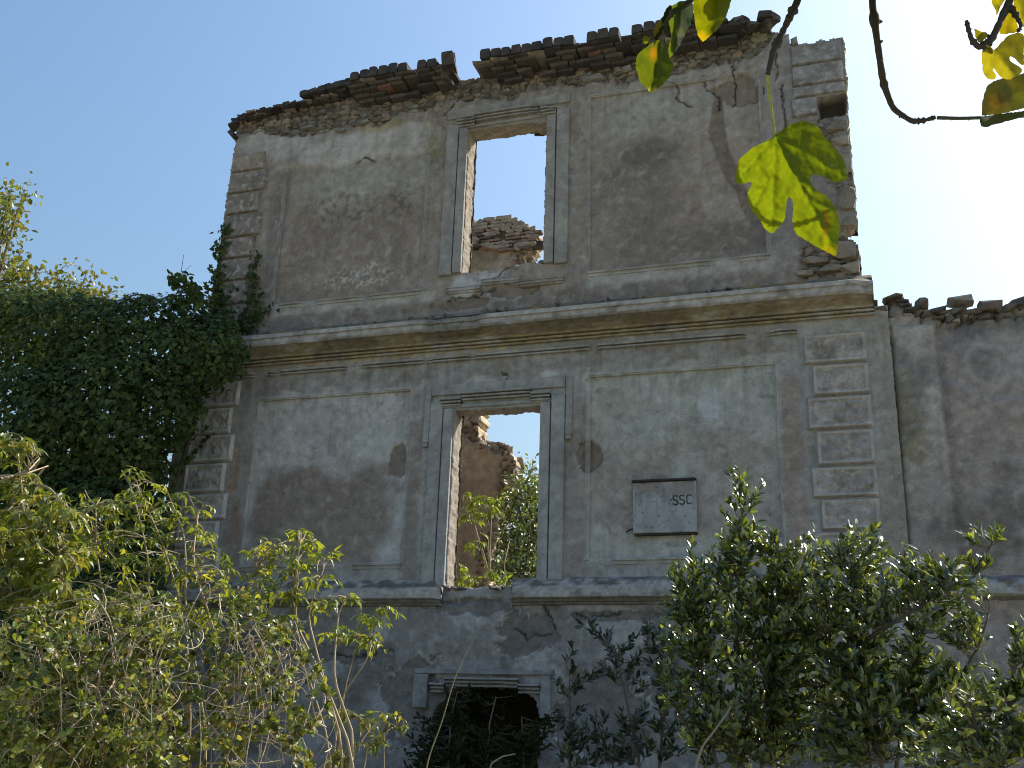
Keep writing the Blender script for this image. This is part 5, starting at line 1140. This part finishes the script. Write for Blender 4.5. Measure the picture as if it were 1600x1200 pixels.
fig_leaf(main, 1.50, [(pv, (1296, 375)), (pv, (1205, 355)), (pv, (1318, 272)), (pv, (1158, 272)), ((1240, 270), (1270, 300)), ((1262, 310), (1300, 330)), ((1200, 280), (1178, 320)), (pv, (1265, 195))], FG, tiltx=.02, tilty=-.015, cup=.02, foldline=(pv, (1300, 385)), foldk=.03, seed=2,
         dry=[(1290, 350, 7, 26, (.19, .13, .02)), (1296, 392, 18, 10, (.20, .19, .02))], fine=True)
fig_leaf([(1092, -40), (1140, -40), (1143, 0), (1135, 25), (1122, 45), (1108, 58), (1098, 66), (1090, 55), (1086, 35), (1083, 10), (1084, -20)], 1.86, [((1118, -40), (1100, 62)), ((1112, 0), (1130, 25)), ((1110, 5), (1090, 30))], [(.12, .15, .016), (.15, .16, .018)], foldline=((1125, -40), (1112, 50)), foldk=.10, tiltx=.05, seed=3, dry=[(1096, 60, 14, 14, (.30, .22, .02))])
fig_leaf([(1030, 62), (1042, 66), (1050, 85), (1052, 105), (1045, 122), (1036, 132), (1026, 140), (1018, 146), (1010, 137), (1000, 128), (995, 112), (993, 95), (998, 82), (1010, 74), (1020, 66)], 1.95, [((1030, 62), (1017, 140)), ((1024, 85), (1046, 100)), ((1024, 88), (1000, 105))], [(.055, .085, .02), (.09, .11, .02)], foldline=((1030, 62), (1017, 140)), foldk=.12, seed=4, dry=[(1020, 84, 7, 14, (.22, .12, .02)), (1020, 142, 16, 5, (.36, .38, .18))])
fig_leaf([(1046, 12), (1060, 2), (1074, 0), (1084, 6), (1083, 20), (1078, 40), (1068, 58), (1062, 72), (1052, 84), (1046, 92), (1044, 74), (1050, 56), (1046, 40), (1044, 26)], 1.94, [((1060, 2), (1048, 88))], [(.06, .10, .035), (.10, .13, .05)], foldline=((1062, 2), (1050, 88)), foldk=.18, seed=5, dry=[(1064, 50, 8, 8, (.30, .32, .16))])
fig_leaf([(1040, 14), (1048, 6), (1052, 22), (1056, 40), (1046, 52), (1040, 60), (1030, 66), (1022, 62), (1020, 48), (1028, 34), (1036, 26)], 1.95, [((1046, 8), (1024, 60))], [(.02, .025, .012), (.03, .025, .015)], foldline=((1046, 8), (1024, 60)), foldk=.2, seed=6)
fig_leaf([(1003, 60), (1010, 56), (1016, 58), (1014, 66), (1008, 70), (1004, 66)], 1.94, [((1014, 58), (1004, 66))], [(.11, .14, .02), (.12, .15, .02)], seed=7)
# leaves at the right edge against the white sky
z6 = lambda L: [(1440+x/5.714, y/5.714) for x, y in L]
YG = [(.17, .17, .035), (.20, .18, .045)]
fig_leaf(z6([(640, 455), (620, 425), (580, 418), (550, 435), (538, 470), (540, 560), (545, 640), (570, 690), (610, 712), (650, 708), (672, 685), (660, 660), (635, 630), (632, 605), (650, 610), (675, 650), (700, 680), (740, 705), (780, 715), (830, 690), (880, 660), (905, 630), (880, 600), (830, 570), (790, 545), (775, 515), (790, 495), (830, 520), (880, 570), (914, 590), (914, 300), (840, 290), (770, 320), (700, 390)]), 1.60, [((1552, 79), (1580, 115)), ((1552, 79), (1600, 70)), ((1552, 79), (1540, 115))], YG, cup=.03, seed=8, foldline=((1552, 79), (1585, 120)), foldk=.04)
fig_leaf(z6([(535, 1035), (540, 980), (545, 900), (560, 820), (590, 765), (640, 725), (720, 700), (800, 690), (880, 660), (960, 640), (1100, 680), (1150, 800), (1060, 900), (960, 950), (880, 975), (790, 1000), (660, 1020)]), 1.70, [((1534, 182), (1600, 140)), ((1560, 170), (1565, 135))], [(.11, .12, .04), (.15, .14, .05)], foldline=((1534, 182), (1600, 145)), foldk=.10, tiltx=.10, seed=9, dry=[(1556, 160, 22, 18, (.13, .09, .04)), (1548, 170, 10, 12, (.24, .18, .05))])
fig_leaf(z6([(535, 1038), (660, 1022), (800, 1005), (960, 985), (1060, 960), (1060, 1010), (960, 1040), (850, 1060), (740, 1090), (640, 1110), (590, 1135), (545, 1138), (520, 1110), (522, 1070)]), 1.71, [((1534, 183), (1600, 172))], [(.05, .065, .035), (.07, .08, .04)], tiltx=.06, tilty=-.15, seed=10)
fig_leaf(z6([(770, 95), (800, 105), (835, 160), (860, 220), (862, 265), (850, 290), (780, 300), (720, 310), (690, 290), (690, 230), (715, 165), (740, 130)]), 1.66, [((1575, 16), (1570, 52))], [(.20, .18, .02), (.21, .19, .03)], seed=11)
fig_leaf(z6([(615, -20), (740, -30), (740, 10), (700, 70), (680, 130), (665, 140), (660, 80), (640, 50), (625, 20)]), 1.68, [((1560, -5), (1556, 24))], YG, seed=12)
fig_leaf(z6([(820, -60), (1000, -60), (1020, 120), (960, 250), (914, 255), (880, 190), (840, 110), (835, 70), (818, 40)]), 1.63, [((1590, -10), (1600, 45))], YG, seed=13)
fig_leaf(z6([(470, 250), (530, 285), (590, 290), (585, 330), (545, 370), (515, 388), (500, 370), (480, 320)]), 1.6, [((1540, 52), (1530, 66))], YG, seed=14)
# foliage above the frame, which dapples the hanging leaves
for k in range(26):
    d = 1.35+.6*fr.random(); cx = 1060+620*fr.random(); cy = -60-330*fr.random(); sc = 60+50*fr.random(); a0 = fr.random()*6.28
    pl_ = [(cx+sc*(.55+.45*abs(math.cos(2.5*t)))*math.cos(t+a0), cy+sc*(.55+.45*abs(math.cos(2.5*t)))*math.sin(t+a0)) for t in np.linspace(0, 2*math.pi, 26)[:-1]]
    if max(p_[1] for p_ in pl_) > -8: continue
    fig_leaf(pl_, d, [((cx, cy), (cx+sc*.8, cy))], FG, tiltx=.25*fr.normal(), tilty=.25*fr.normal(), seed=30+k)
